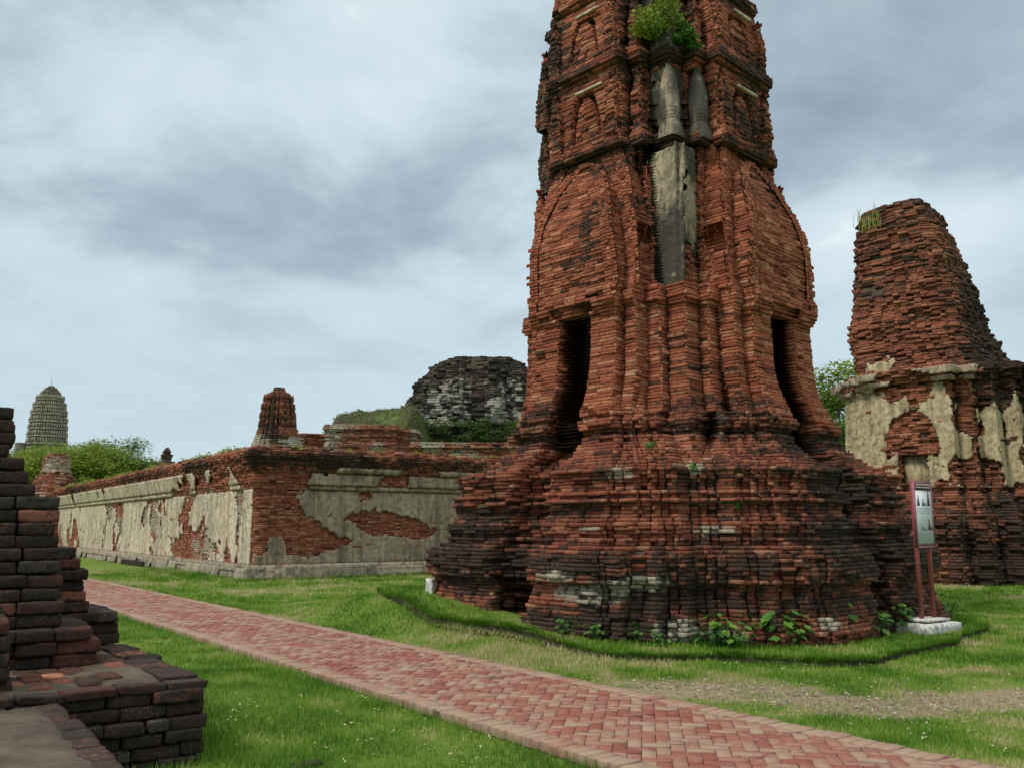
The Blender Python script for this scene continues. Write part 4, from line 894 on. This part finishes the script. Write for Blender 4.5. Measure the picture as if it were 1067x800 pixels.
# bell shaped chedi stump just beyond the wall
Yc=60.; cs=lambda y: zof(y,Yc)
Cc=np.array([gx(62,Yc),Yc]); T=empty('brick_chedi',(Cc[0],Cc[1],0),'stumpy bell shaped brick chedi showing over the far end of the wall','chedi'); A=Acc();B=Bricks(); z=0
while z<cs(473):
    r=float(interp([(0,2.2),(cs(508),1.45),(cs(500),1.3),(cs(497),1.2),(cs(496),1.0),(cs(492),.98),(cs(490),.86),(cs(482),.86),(cs(477),.8),(cs(474),.55),(cs(473),.5)],z)[0]); th=np.linspace(0,2*math.pi,22,endpoint=False); p=Cc+np.stack([np.cos(th),np.sin(th)],1)*r; B.course(p,z,.1,.4,.3); core(A,p,z,.1,.05); z+=.1
B.finish(A,big=.03,small=.015,warp=.01,bev=.02,mould=lambda P:.34+(fbm(P,.9,3,5)-.5)*.8,pale=lambda P:(P[:,2]>cs(492))*.5+(fbm(P,.8,3,8)-.6)*1.5,drop=.01,seed=4); A.build('bell',[M['brick_old'],M['plaster_grey']],T)
# finial stub on the wall line
Yf=46.; fs_=lambda y: zof(y,Yf); Cf=np.array([gx(175.5,Yf),Yf]); T=empty('finial_stump',(Cf[0],Cf[1],0),'small dark finial stump poking above the middle of the long wall','finial'); A=Acc();B=Bricks(); z=0
while z<fs_(467):
    r=float(interp([(0,.7),(fs_(487),.42),(fs_(482),.36),(fs_(481),.22),(fs_(479),.2),(fs_(477),.24),(fs_(474),.27),(fs_(473),.16),(fs_(471),.2),(fs_(468),.1),(fs_(467),.05)],z)[0]); th=np.linspace(0,2*math.pi,10,endpoint=False); p=Cf+np.stack([np.cos(th),np.sin(th)],1)*r*1.2; B.course(p,z,.09,.25,.1); core(A,p,z,.09,.03); z+=.09
B.finish(A,big=.02,small=.03,warp=.01,bev=.02,mould=lambda P:.55+(fbm(P,.9,3,5)-.5)*.8,seed=4); A.build('finial_body',[M['brick_old'],M['mortar']],T)
# great collapsed mass behind the wall
Ym=84.; ms=lambda y: zof(y,Ym)
def build_mass():
    cx0=gx(492,Ym); C=np.array([cx0,Ym+4]); T=empty('ruined_mound',(C[0],C[1],0),'huge collapsed dark temple core with patches of white stone behind the wall','ruin')
    A=Acc();B=Bricks(); z=0.; h=.25
    L_=[(0,-9),(ms(470),-7.6),(ms(425),-7.3),(ms(415),-7.0),(ms(400),-6.2),(ms(390),-5.6),(ms(381),-4.9),(ms(376),-4.1),(ms(370.5),-2.8)]
    Rr=[(0,9.5),(ms(470),8.),(ms(425),7.6),(ms(400),7.2),(ms(388),6.9),(ms(381),6.4),(ms(376),5.8),(ms(370.5),4.8)]
    while z<ms(371.5):
        l=float(interp(L_,z)[0]); r=float(interp(Rr,z)[0]); th=np.linspace(0,2*math.pi,36,endpoint=False); sq=1/np.maximum(np.abs(np.cos(th)),np.abs(np.sin(th)))**.45
        x=np.where(np.cos(th)<0,-np.cos(th)*sq*l,np.cos(th)*sq*r)*.92; y=np.sin(th)*sq*(abs(l)+r)*.42; pn=np.stack([x,y,0*x+z],1); k=1+(fbm(pn*[1,1,.3],.55,3,22)-.5)*.5+(fbm(pn,1.2,2,23)-.5)*.14-.10*smooth(ms(388),ms(372),z)*(fbm(pn*[1,1,0],.8,2,3)>.5); p=np.stack([C[0]+x*k,C[1]+y*k],1); B.course(p,z,h,.55,1.3); core(A,p,z,h,.3); z+=h
    def pale(P):
        x=P[:,0]-C[0]; z=P[:,2]; d=np.zeros(len(P))
        for a,b,c,e,am in [(-3.4,ms(418),1.2,1.0,.95),(-3.6,ms(436),1.3,1.5,.9),(2.4,ms(428),1.3,1.5,1.0),(1.5,ms(415),1.5,2.,.45),(-1.,ms(445),2.,1.5,.45),(5.,ms(436),1.3,1.0,.7)]: d=np.maximum(d,am*np.exp(-((x-a)/c)**2-((z-b)/e)**2))
        d=np.maximum(d,.55*(np.abs(x+.5)<5.)*smooth(ms(462),ms(440),z)*smooth(ms(385),ms(405),z)*smooth(.5,.66,fbm(P*[1,1,.12],.9,3,19)))
        return d*(.15+1.1*fbm(P,1.1,3,4)+.5*fbm(P*[1,1,.15],1.2,2,9))
    B.finish(A,big=.4,small=.11,warp=.16,bev=.05,mould=lambda P:np.interp(P[:,2],[0,ms(440),ms(420),ms(400),ms(371)],[.3,.30,.32,.5,.62])+(fbm(P*[1,1,.4],.3,4,25)-.5)*.7-.3*pale(P),pale=pale,drop=.05,seed=21,bscale=.22,yaw=.06)
    A.build('stone_core',[M['laterite'],M['mortar']],T)
    # shoulder covered in rough grass
    A=Acc(); nu,nv=90,36; px=np.linspace(305,470,nu); top=np.interp(px,[305,325,340,352,372,400,415,426,436,446,470],[470,462,438,430,428,428,424,421,434,462,475]); V=[]
    for j in range(nv):
        v=j/(nv-1); Yj=Ym-3-9*(1-v)**1.0
        zt=np.array([zof(t_,Ym-3) for t_ in top]); zz=zt*(1-(1-v)**1.6*.55); V.append(np.stack([np.array([gx(p,Ym-6) for p in px]),np.full(nu,Yj),zz],-1))
    V=np.array(V); V+= (np.stack([fbm(V,.5,4,s)-.5 for s in (1,2,3)],-1))*1.0; i=np.arange(nu-1)[None]+np.arange(nv-1)[:,None]*nu; A.add(V.reshape(-1,3),np.stack([i,i+1,i+1+nu,i+nu],-1).reshape(-1,4))
    b=A.build('grassy_shoulder',M['shoulder'],T,smooth_=True)
    S=V.reshape(-1,3); return T,S,C
m,t,b=newmat('overgrown rubble'); P=geo(t); c=ramp(t,noise(t,.5,5,.65,P),[(.36,(.075,.05,.038)),(.47,(.06,.065,.028)),(.6,(.09,.115,.032)),(.75,(.14,.17,.05))]); c=mixc(t,mapr(t,noise(t,3,4,.6,P),.5,.7,0,.6),c,(.035,.04,.02)); t.links.new(c,b.inputs['Base Color']); bump(t,b,noise(t,4,4,.7,P),1.,.3); M['shoulder']=m
TM,SH,CM=build_mass()
# brick terrace in front of the shoulder
def terrace(name,label,x0,x1,ytop,Y,dep,h=.14,zlow=0.,mo=.15,seed=1):
    X0,X1=gx(x0,Y),gx(x1,Y); T=empty(name,((X0+X1)/2,Y,0),label,'terrace'); A=Acc();B=Bricks(); z=zlow; zt=zof(ytop,Y); k=0
    while z<zt:
        o=[0,0,.06,.06,.0,-.06,0,0,.08][k%9]*1.; o+=.14*((zt-z)<.35); p=np.array([(X0-o,Y-o),(X1+o,Y-o+.6),(X1+o,Y+dep),(X0-o,Y+dep)]); B.course(p,z,h,.45,.4); core(A,p,z,h,.1); z+=h;k+=1
    B.finish(A,big=.08,small=.03,warp=.04,bev=.025,mould=lambda P:mo+(fbm(P,.5,3,5)-.5)*.7,pale=lambda P:(fbm(P,.7,3,15)-.14)*1.2,drop=.02,seed=seed); A.build('brickwork',[M['brick_old'],M['mortar']],T)
terrace('brick_terrace','moulded brick terrace with pale courses below the grassy slope',339,412,443,70.,6.,mo=.10)
terrace('brick_terrace','low red brick terrace beside the small red prang',313,338,452,73.,5.,mo=.2,seed=2)
terrace('brick_terrace','ruddy brick terrace step at the foot of the white stone patches',430,545,462,66.,3.,mo=.3,seed=3)
terrace('brick_terrace','brick terrace block at the right end of the grassy slope',411,432,447,72.,5.,mo=.3,seed=4)
# ------------------------------------------------------------------ foliage
def leaves(A,C,n,rad,size,col=(.2,.9),flat_=.5,seed=0,mat=0,dirn=None):
    """n quads scattered in clumps of radius rad around the centres C (k,3)"""
    k=len(C); idx=rng.integers(0,k,n); d=rng.normal(0,1,(n,3)); d/=np.linalg.norm(d,axis=1)[:,None]; r=rng.random(n)**.45
    P=C[idx]+d*r[:,None]*rad*np.array([1,1,.7]); nr=rng.normal(0,1,(n,3)); nr[:,2]=np.abs(nr[:,2])+flat_; nr/=np.linalg.norm(nr,axis=1)[:,None]
    u=np.cross(nr,rng.normal(0,1,(n,3))); u/=np.linalg.norm(u,axis=1)[:,None]; v=np.cross(nr,u); s=size*(.6+.8*rng.random(n)); s=s[:,None]
    V=np.stack([P-u*s,P-v*s*.45,P+u*s,P+v*s*.45],1); cl=np.zeros((n,4)); clump=rng.random(k)[idx]; cl[:,0]=np.clip(col[0]+(col[1]-col[0])*(.55*clump+.45*rng.random(n)),0,1)
    A.batch(V,np.array([[0,1,2,3]]),mat,cl)
def limb(A,p0,p1,r0,r1,n=6,mat=0):
    p0=np.array(p0,float);p1=np.array(p1,float); d=p1-p0; d/=np.linalg.norm(d); u=np.cross(d,[.3,.9,.1]); u/=np.linalg.norm(u); v=np.cross(d,u); th=np.linspace(0,2*math.pi,n,endpoint=False)
    V=[p+ (np.cos(th)[:,None]*u+np.sin(th)[:,None]*v)*r for p,r in ((p0,r0),(p1,r1))]; A.add(np.concatenate(V),np.array([[i,(i+1)%n,n+(i+1)%n,n+i] for i in range(n)]),mat)
def tree(label,x,y,H,R_c,n=5000,size=.3,col=(.15,.95),cr=None,group=None,flatc=.6,clump=None,mat='leaf_tree'):
    T=empty('tree',(x,y,0),label,'tree',group); A=Acc(); th=H*.42; limb(A,(x,y,-.1),(x+.1,y,th),R_c*.09,R_c*.055,8); k=clump or 46; cs_=[]
    for i in range(k):
        d=rng.normal(0,1,3); d/=np.linalg.norm(d); rr=rng.random()**.35; c=np.array([x,y,H*.68])+d*rr*np.array([R_c,R_c,H*.30]); cs_.append(c)
    cs_=np.array(cs_)
    for c in cs_[::3]: limb(A,(x+.1,y,th*(.7+.3*rng.random())),tuple(c),R_c*.035,R_c*.008,5)
    A.build('trunk',M['bark'],T); A=Acc(); leaves(A,cs_,n,R_c*.30,size,col,flatc); A.build('crown',M[mat],T); return T
G1='trees beyond the long wall'
for (px,yt,Y,R_,lab,c_) in [(38,470,95,5.0,'bright green feathery tree furthest left behind the black foreground pier',(.4,1.)),(72,464,105,6.,'broad green tree directly below the grey prang',(.3,.95)),(98,463,98,5.0,'rounded green tree between the chedi stump and the darker tree',(.35,.95)),(124,459,108,5.2,'darker fine leaved tree with the highest crown behind the wall',(.0,.6)),(147,474,100,4.,'low olive green tree at the right end of the tree band',(.1,.7))]:
    H=zof(yt,Y); tree(lab,gx(px,Y),Y,H*1.02,R_,n=15000,size=.17,col=c_,group=G1,flatc=1.2,clump=90,mat='leaf_bright')
tree('leafy green tree filling the gap between the two brick towers',gx(872,62),62,zof(379,62),4.5,n=17000,size=.17,col=(.25,1.),clump=80,mat='leaf_bright')
tree('darker low tree under the tree in the gap between the towers',gx(880,52),52,zof(425,52),3.0,n=8000,size=.15,col=(.05,.7))
# grass tufts on the great mass: ground cover on its ledges
A=Acc(); idx=rng.integers(0,len(SH),400); leaves(A,SH[idx]+[0,0,.0],5000,.35,.10,(.25,.95),.3)
cs_=[]
for k in range(70):
    px=rng.choice([rng.uniform(440,470),rng.uniform(480,520),rng.uniform(530,556),rng.uniform(455,530)]); py=rng.uniform(436,464); cs_.append((gx(px,Ym-3.5),Ym-3.2+rng.random(),zof(py,Ym-3.5)))
leaves(A,np.array(cs_),3500,.6,.12,(.05,.6),.4)
tag(A.build('creeper_cover',M['leaf_tree']),'rough green ground cover spreading over the collapsed mass and its shoulder','ground cover',kind='stuff')
# far tree line closing the horizon
A=Acc(); cs_=[]
for k in range(520):
    a=rng.uniform(-math.pi,math.pi); r=rng.uniform(320,420); cs_.append((math.sin(a)*r,math.cos(a)*r,rng.uniform(1,9)))
leaves(A,np.array(cs_),26000,9.,2.2,(.0,.7),.4); tag(A.build('distant_wood',M['leaf_tree']),'far belt of dark green trees along the horizon','wood',kind='stuff')
# plants growing on the wall top
A=Acc(); cs_=[]
for k in range(240):
    t_=rng.uniform(2,46)**1.0; 
    if vnoise(np.array([[t_,0,0]]),.35,5)[0]<.42: continue
    p=WK+E1*t_+E2*rng.uniform(-.25,.5); cs_.append((p[0],p[1],4.13))
for k in range(60):
    t_=rng.uniform(1,16); p=WK+E2*t_+E1*rng.uniform(0,.8); cs_.append((p[0],p[1],4.1))
leaves(A,np.array(cs_),7000,.20,.05,(.2,1.),.2); tag(A.build('wall_top_moss',M['leaf_yel']),'thin yellow green weeds and moss along the wall top','weeds',kind='stuff')
# shrubs rooted in the tower
def shrub(name,label,lx,ly,z,R_,n,size,mat,col=(.1,1.),seedc=9,group=None):
    p=rot2(np.array([[lx,ly]]),TR,TC)[0]; p=np.array([p[0]-.019*max(0,z-5),p[1],z]); T=empty(name,p,label,'shrub',group); A=Acc(); cs_=[]
    out=(p[:2]-TC)/np.linalg.norm(p[:2]-TC)
    for k in range(seedc):
        d=rng.normal(0,1,3); d/=np.linalg.norm(d); c=p+np.array([out[0]*.2,out[1]*.2,.15])*R_+d*R_*.75*rng.random()**.4; cs_.append(c); limb(A,p-np.array([out[0]*.15,out[1]*.15,0]),c,.012,.004,4)
    A.build('stem',M['bark'],T); A=Acc(); leaves(A,np.array(cs_),n,R_*.42,size,col,.2); A.build('foliage',M[mat],T)
def shrub_at(label,px,py,Y,*a,**k):
    p=at(px,py,Y); q=rot2(np.array([[p[0]+.019*max(0,p[2]-5),p[1]]])-TC,-TR,(0,0))[0]; shrub('shrub',label,q[0],q[1],p[2],*a,**k)
shrub_at('yellow flowering bush sprouting from the top ledge of the tall tower',686,30,14.0,.50,2600,.034,'leaf_yel',seedc=18)
shrub_at('dark round leaved bush beside the yellow flowering one on the tower',716,44,13.95,.30,900,.04,'leaf',seedc=10)
shrub_at('thin trailing bush right of the dark round leaved bush on the tower',733,48,14.25,.20,300,.035,'leaf',seedc=6)
shrub_at('single yellowish tuft at the right of the bushes on the tower',754,66,14.5,.13,160,.03,'leaf_yel',seedc=5)
shrub_at('small green tuft under the plaster leaf on the tower corner',741,102,14.2,.14,170,.03,'leaf',seedc=5)
for k,(lx,ly,z,lab) in enumerate([(-2.9,-1.9,2.75,'tiny fern in the joints left on the tower base ledge'),(-2.6,-2.4,2.45,'tiny fern in the joints under the middle plaster lump'),(-2.3,-2.9,1.9,'tiny fern in the middle of the tower base'),(-1.9,-3.3,1.25,'tiny fern low on the right part of the tower base')]):
    shrub('fern',lab,lx,ly,z,.09,50,.03,'leaf',seedc=4)
Yp=27.5; p_=at(905,231,Yp); A=Acc(); T=empty('grass_tuft',p_,'dry grass tuft on the left shoulder of the broken tower','tuft'); 
def blades(A,P,h,w_,lean_,col):
    n=len(P); th=rng.random(n)*2*math.pi; l=lean_*rng.random(n); d=np.stack([np.cos(th),np.sin(th),0*th],1); s=np.stack([-np.sin(th),np.cos(th),0*th],1); h=h[:,None]; w_=w_[:,None]
    mid=P+d*(l[:,None]*h*.35)+np.array([0,0,.55])*h; tip=P+d*(l[:,None]*h)+np.array([0,0,.95])*h
    V=np.stack([P-s*w_,P+s*w_,mid+s*w_*.7,mid-s*w_*.7,tip],1); V2=V; k=5
    c=np.repeat(col[:,None,:],5,1); fa=np.arange(n)[:,None]*5
    A.v.append(V.reshape(-1,3));A.c.append(c.reshape(-1,4)); A.f.append(fa+np.array([[0,1,2,3]])+A.n); A.m.append(np.zeros(n,int)); A.f.append(fa+np.array([[3,2,4]])+A.n); A.m.append(np.zeros(n,int)); A.n+=n*5
n=45; P=p_+np.stack([rng.normal(0,.22,n),rng.normal(0,.2,n),rng.normal(0,.1,n)-.15],1); c=np.zeros((n,4)); c[:,0]=.5+.5*rng.random(n); blades(A,P,.3+.35*rng.random(n),np.full(n,.012),.5,c); A.build('blades',M['grass'],T)
# weeds along the foot of the tower
def weed(px,py,label,R_=.2,n=16):
    p=gpos(px,py); dv=p[:2]/np.hypot(*p[:2]); p[:2]-=dv*.2;  R_*=1.35; n=int(n*2.3); z=float(vergez(p[0],p[1])); p[2]=z; T=empty('weed',(p[0],p[1],z),label,'weed','broad leaved weeds along the tower foot'); A=Acc(); S=Acc(); V=[];C=[]
    for k in range(n):
        th=rng.random()*2*math.pi; r=R_*(.25+.75*rng.random()); hh=R_*(.4+1.1*rng.random()); tip=p+np.array([math.cos(th)*r,math.sin(th)*r,hh-.0]); limb(S,p+np.array([0,0,-.03]),tip,.005,.003,4)
        d=np.array([math.cos(th),math.sin(th),-.25-.4*rng.random()]); d/=np.linalg.norm(d); s=np.array([-math.sin(th),math.cos(th),0]); l=R_*(.35+.35*rng.random()); w_=l*.34; cc=rng.random()
        up=np.cross(s,d)*-1
        V.append([tip,tip+d*l*.45+s*w_,tip+d*l,tip+d*l*.45-s*w_,tip+d*l*.5-np.array([0,0,.02])]); C.append((cc,0,0,0))
    A.batch(np.array(V),np.array([[0,1,4],[1,2,4],[2,3,4],[3,0,4]]),0,np.array(C)); S.build('stem',M['leaf'],T); A.build('foliage',M['leaf'],T)
for px,py,r,n,lab in [(484,637,.17,12,'weed beside the white stone chip left of the groove'),(590,660,.12,9,'small weed at the left corner of the rounded base'),(622,666,.12,9,'low weed right of the small corner weed'),(668,668,.14,10,'weed under the lower lime patch of the tower base'),(748,672,.22,18,'leggy leafy weed under the middle of the tower base'),(765,674,.16,10,'low weed touching the leggy weed on its right'),(805,670,.24,18,'broad weed clump right of the middle of the base'),(830,671,.16,12,'short weed between the two biggest clumps'),(868,664,.26,20,'tall weed climbing the base left of the sign'),(906,640,.26,18,'weed growing high on the stones left of the sign'),(908,664,.2,16,'leafy weed on the ground before the right corner'),(935,656,.22,18,'weed bunch just left of the sign footing'),(985,643,.2,14,'weed spreading behind the sign footing'),(690,672,.1,8,'sparse little weed below the tower corner')]:
    weed(px,py,lab,r,n)
# ------------------------------------------------------------------ stones
def stone(px,py,z,sx,sy,sz,ang,label,mat='stone',Y=None,group=None,amp=.02):
    p=gpos(px,py); p[:2]-=p[:2]/np.hypot(*p[:2])*.38; p[2]=float(vergez(p[0],p[1])); z=p[2]; A=Acc(); fat(A,(p[0],p[1],z-sz*.15),sx,sy,sz,ang,(0,0,0,0),rng.random()*40,amp=amp,nr=(9,7,5)); o=A.build('stone',M[mat],loc=(p[0],p[1],z)); tag(o,label,'stone',group)
stone(505,637,.2,.62,.36,.36,.3,'pale boulder at the foot of the left block of the tower','plinth')
stone(450,624,.28,.2,.12,.26,1.2,'white stone chip standing in the grass by the tower left end','white')
stone(533,640,.14,.62,.34,.07,.5,'flat pale slab lying before the dark groove of the tower','plaster_cream')
stone(575,640,.12,.3,.25,.3,.2,'grey stone wedged in the bottom of the dark groove','stone')
stone(652,660,.12,.45,.3,.28,-.5,'limewashed block at the bottom of the near tower corner','plinth')
stone(905,640,.12,.9,.4,.55,.9,'big grey boulder below the right corner of the tower','stone')
stone(930,625,.3,.6,.4,.5,.9,'grey boulder leaning behind the one at the right corner','stone')
p=G(142,588,0); A=Acc(); fat(A,(p[0],p[1],-.02),4.2,.45,.22,math.atan2(E1[1],E1[0]),(.2,.7,0,.3),7,amp=.03,nr=(18,5,4)); tag(A.build('stone',M['brick_near'],loc=(p[0],p[1],0)),'long dark slab lying in the grass along the long wall','stone')
p=G(640,797,0); A=Acc(); fat(A,(G(320,797)[0],G(320,797)[1],-.03),.2,.1,.05,AE2,(.1,.8,0,.3),7,amp=.006,nr=(6,4,3)); tag(A.build('stone',M['brick_near'],loc=(G(320,797)[0],G(320,797)[1],0)),'dark broken brick in the grass at the bottom edge','brick')
# pebbles and litter scattered on the worn patches
A=Acc(); n=2600; bx=rng.integers(0,len(blobs),n); P=np.array([[blobs[i][0]+rng.normal(0,blobs[i][2]*.75),blobs[i][1]+rng.normal(0,blobs[i][3]*.8)] for i in bx]); t_,s_=pathco(P[:,0],P[:,1]); P=P[(s_>PW+.03)]; n=len(P)
s=.006+.014*rng.random(n)**2.5; th=rng.random(n)*6.28; ca,sa=np.cos(th),np.sin(th); base=np.array([[-1,-.7,0],[1,-.8,0],[.9,.7,0],[-.8,.8,0],[0,0,.8]]); V=base[None]*s[:,None,None]*(1+rng.normal(0,.25,(n,5,1))); X=V[...,0]*ca[:,None]-V[...,1]*sa[:,None]+P[:,0:1]; Yv=V[...,0]*sa[:,None]+V[...,1]*ca[:,None]+P[:,1:2]
A.batch(np.stack([X,Yv,V[...,2]+.0],-1),np.array([[0,1,4],[1,2,4],[2,3,4],[3,0,4]]),0,np.stack([rng.random(n)]*4,1)); m,t,b=newmat('pebbles'); r,g,bl,al=attr(t); t.links.new(ramp(t,r,[(0,(.10,.08,.055)),(.7,(.20,.17,.12)),(1,(.34,.30,.24))]),b.inputs['Base Color']); tag(A.build('gravel',m),'loose pebbles on the worn bare patches by the path','gravel',kind='stuff')
# ------------------------------------------------------------------ grass
TB=[np.array([3.95,4.0])]
def inside_tower(x,y):
    q=rot2(np.stack([x,y],1)-TC,-TR,(0,0)); ax,ay=np.abs(q[:,0]),np.abs(q[:,1]); return ((ax<3.98)&(ay<1.9))|((ay<3.98)&(ax<1.9))|((ax+ay<5.5)&(np.maximum(ax,ay)<3.8))
def grass():
    A=Acc()
    def lay(n,xr,yr,hmin,hmax,wd,dens=1.):
        x=rng.uniform(*xr,n); y=rng.uniform(*yr,n); k=np.abs(x)<(y*.60+1.2); x,y=x[k],y[k]
        t_,s_=pathco(x,y); k=(s_<-.015)|(s_>PW+.015); x,y,s_=x[k],y[k],s_[k]
        k=~inside_tower(x,y); x,y,s_=x[k],y[k],s_[k]
        d=np.stack([x,y],1)-KN; u=d@E2; v=d@E1; k=~((u<.02)&(v>-.02)&(v<3.2)); x,y,s_=x[k],y[k],s_[k]
        d=np.stack([x,y],1)-KO4; u=d@E2; v=d@E1; k=~((u<.02)&(v<.0)); x,y,s_=x[k],y[k],s_[k]
        d=np.stack([x,y],1)-WK; u=d@E2; v=d@E1; k=~((u>-.4)&(v>-.4)); x,y,s_,u,v=x[k],y[k],s_[k],u[k],v[k]
        D=dirt(x,y); k=rng.random(len(x))>np.clip(D*1.25-.3,0,.85); x,y,s_,D,u,v=x[k],y[k],s_[k],D[k],u[k],v[k]
        n=len(x); P=np.stack([x,y,0*x],1); tall=fbm(P,1.4,3,14); r=np.hypot(x-TC[0],y-TC[1]); an=np.arctan2(y-TC[1],x-TC[0]); vr=verge_r(an); onv=r<vr
        P[:,2]=np.where(onv,vergez(x,y)-.005,(-.015)+bumpz(x,y))
        near=np.exp(-np.maximum(0,np.minimum(np.abs(s_),np.abs(s_-PW)))/.12)*.5; wallg=((u<-.3)&(u>-1.3)&(v>-1.3))|((v<-.3)&(v>-.8)&(u>-1.3)); 
        d=np.stack([x,y],1)-KN; near2=np.exp(-np.abs(np.maximum(d@E2,-(d@E1)))/.3)*.8*(y<9.5)
        h=(hmin+(hmax-hmin)*rng.random(n)**2)*(.45+1.1*tall)*(1+near+near2+.9*wallg)*(1-.5*D); h=np.where(onv,h*1.05+.01,h); h=np.where(onv&(vr-r<.16),h*1.12,h)
        dry=fbm(P,.55,3,18)+ (fbm(P,3.,2,19)-.5)*.6
        c=np.zeros((n,4)); c[:,0]=np.clip(.30+(dry-.45)*2.5+D*.4+rng.normal(0,.12,n)-.22*onv-.15*wallg-.15*near2+.3*(rng.random(n)<.09)+.05*(s_>0),0,1)
        blades(A,P,h,wd*(.7+.6*rng.random(n)),.95,c)
    lay(330000,(-4,7),(3.6,10.5),.022,.075,.0028)
    lay(300000,(-8,12),(10,20),.03,.085,.0052)
    th=rng.uniform(2.6,6.6,26000); rr=verge_r(th)+ (fbm(np.stack([np.cos(th)*6,np.sin(th)*6,0*th],-1),1.2,5,3)-.5)*.36-rng.random(26000)**2*.10; x=TC[0]+np.cos(th)*rr; y=TC[1]+np.sin(th)*rr; k=y<19; x,y=x[k],y[k]; n=len(x); c=np.zeros((n,4)); c[:,0]=np.clip(.12+rng.normal(0,.12,n),0,1); P=np.stack([x,y,vergez(x,y)-.03],1); blades(A,P,(.03+.07*rng.random(n))*(.2+1.4*fbm(P,2.5,2,4)),.0045*(.7+.6*rng.random(n)),1.6,c)
    lay(170000,(-16,18),(20,34),.05,.12,.010)
    tag(A.build('grass',M['grass']),'short mown lawn grass around the ruins and along the path','grass',kind='stuff')
grass()
# fallen petals / dry leaves on the lawn
A=Acc(); n=260; P=[]
for k in range(n):
    px=rng.uniform(230,640) if rng.random()<.6 else rng.uniform(700,1067); py=rng.uniform(690,800); q=G(px,py)
    t_,s_=pathco(q[0],q[1])
    if -.05<s_<PW+.05: continue
    P.append((q[0],q[1],.03))
P=np.array(P); leaves(A,P,len(P)*2,.05,.016,(0,1),2.5); m,t,b=newmat('dry leaf'); r,g,bl,al=attr(t); t.links.new(ramp(t,r,[(0,(.30,.22,.12)),(.6,(.5,.45,.3)),(1,(.65,.6,.35))]),b.inputs['Base Color']); tag(A.build('fallen_leaves',m),'pale dry leaves scattered over the near lawn','leaf litter',kind='stuff')
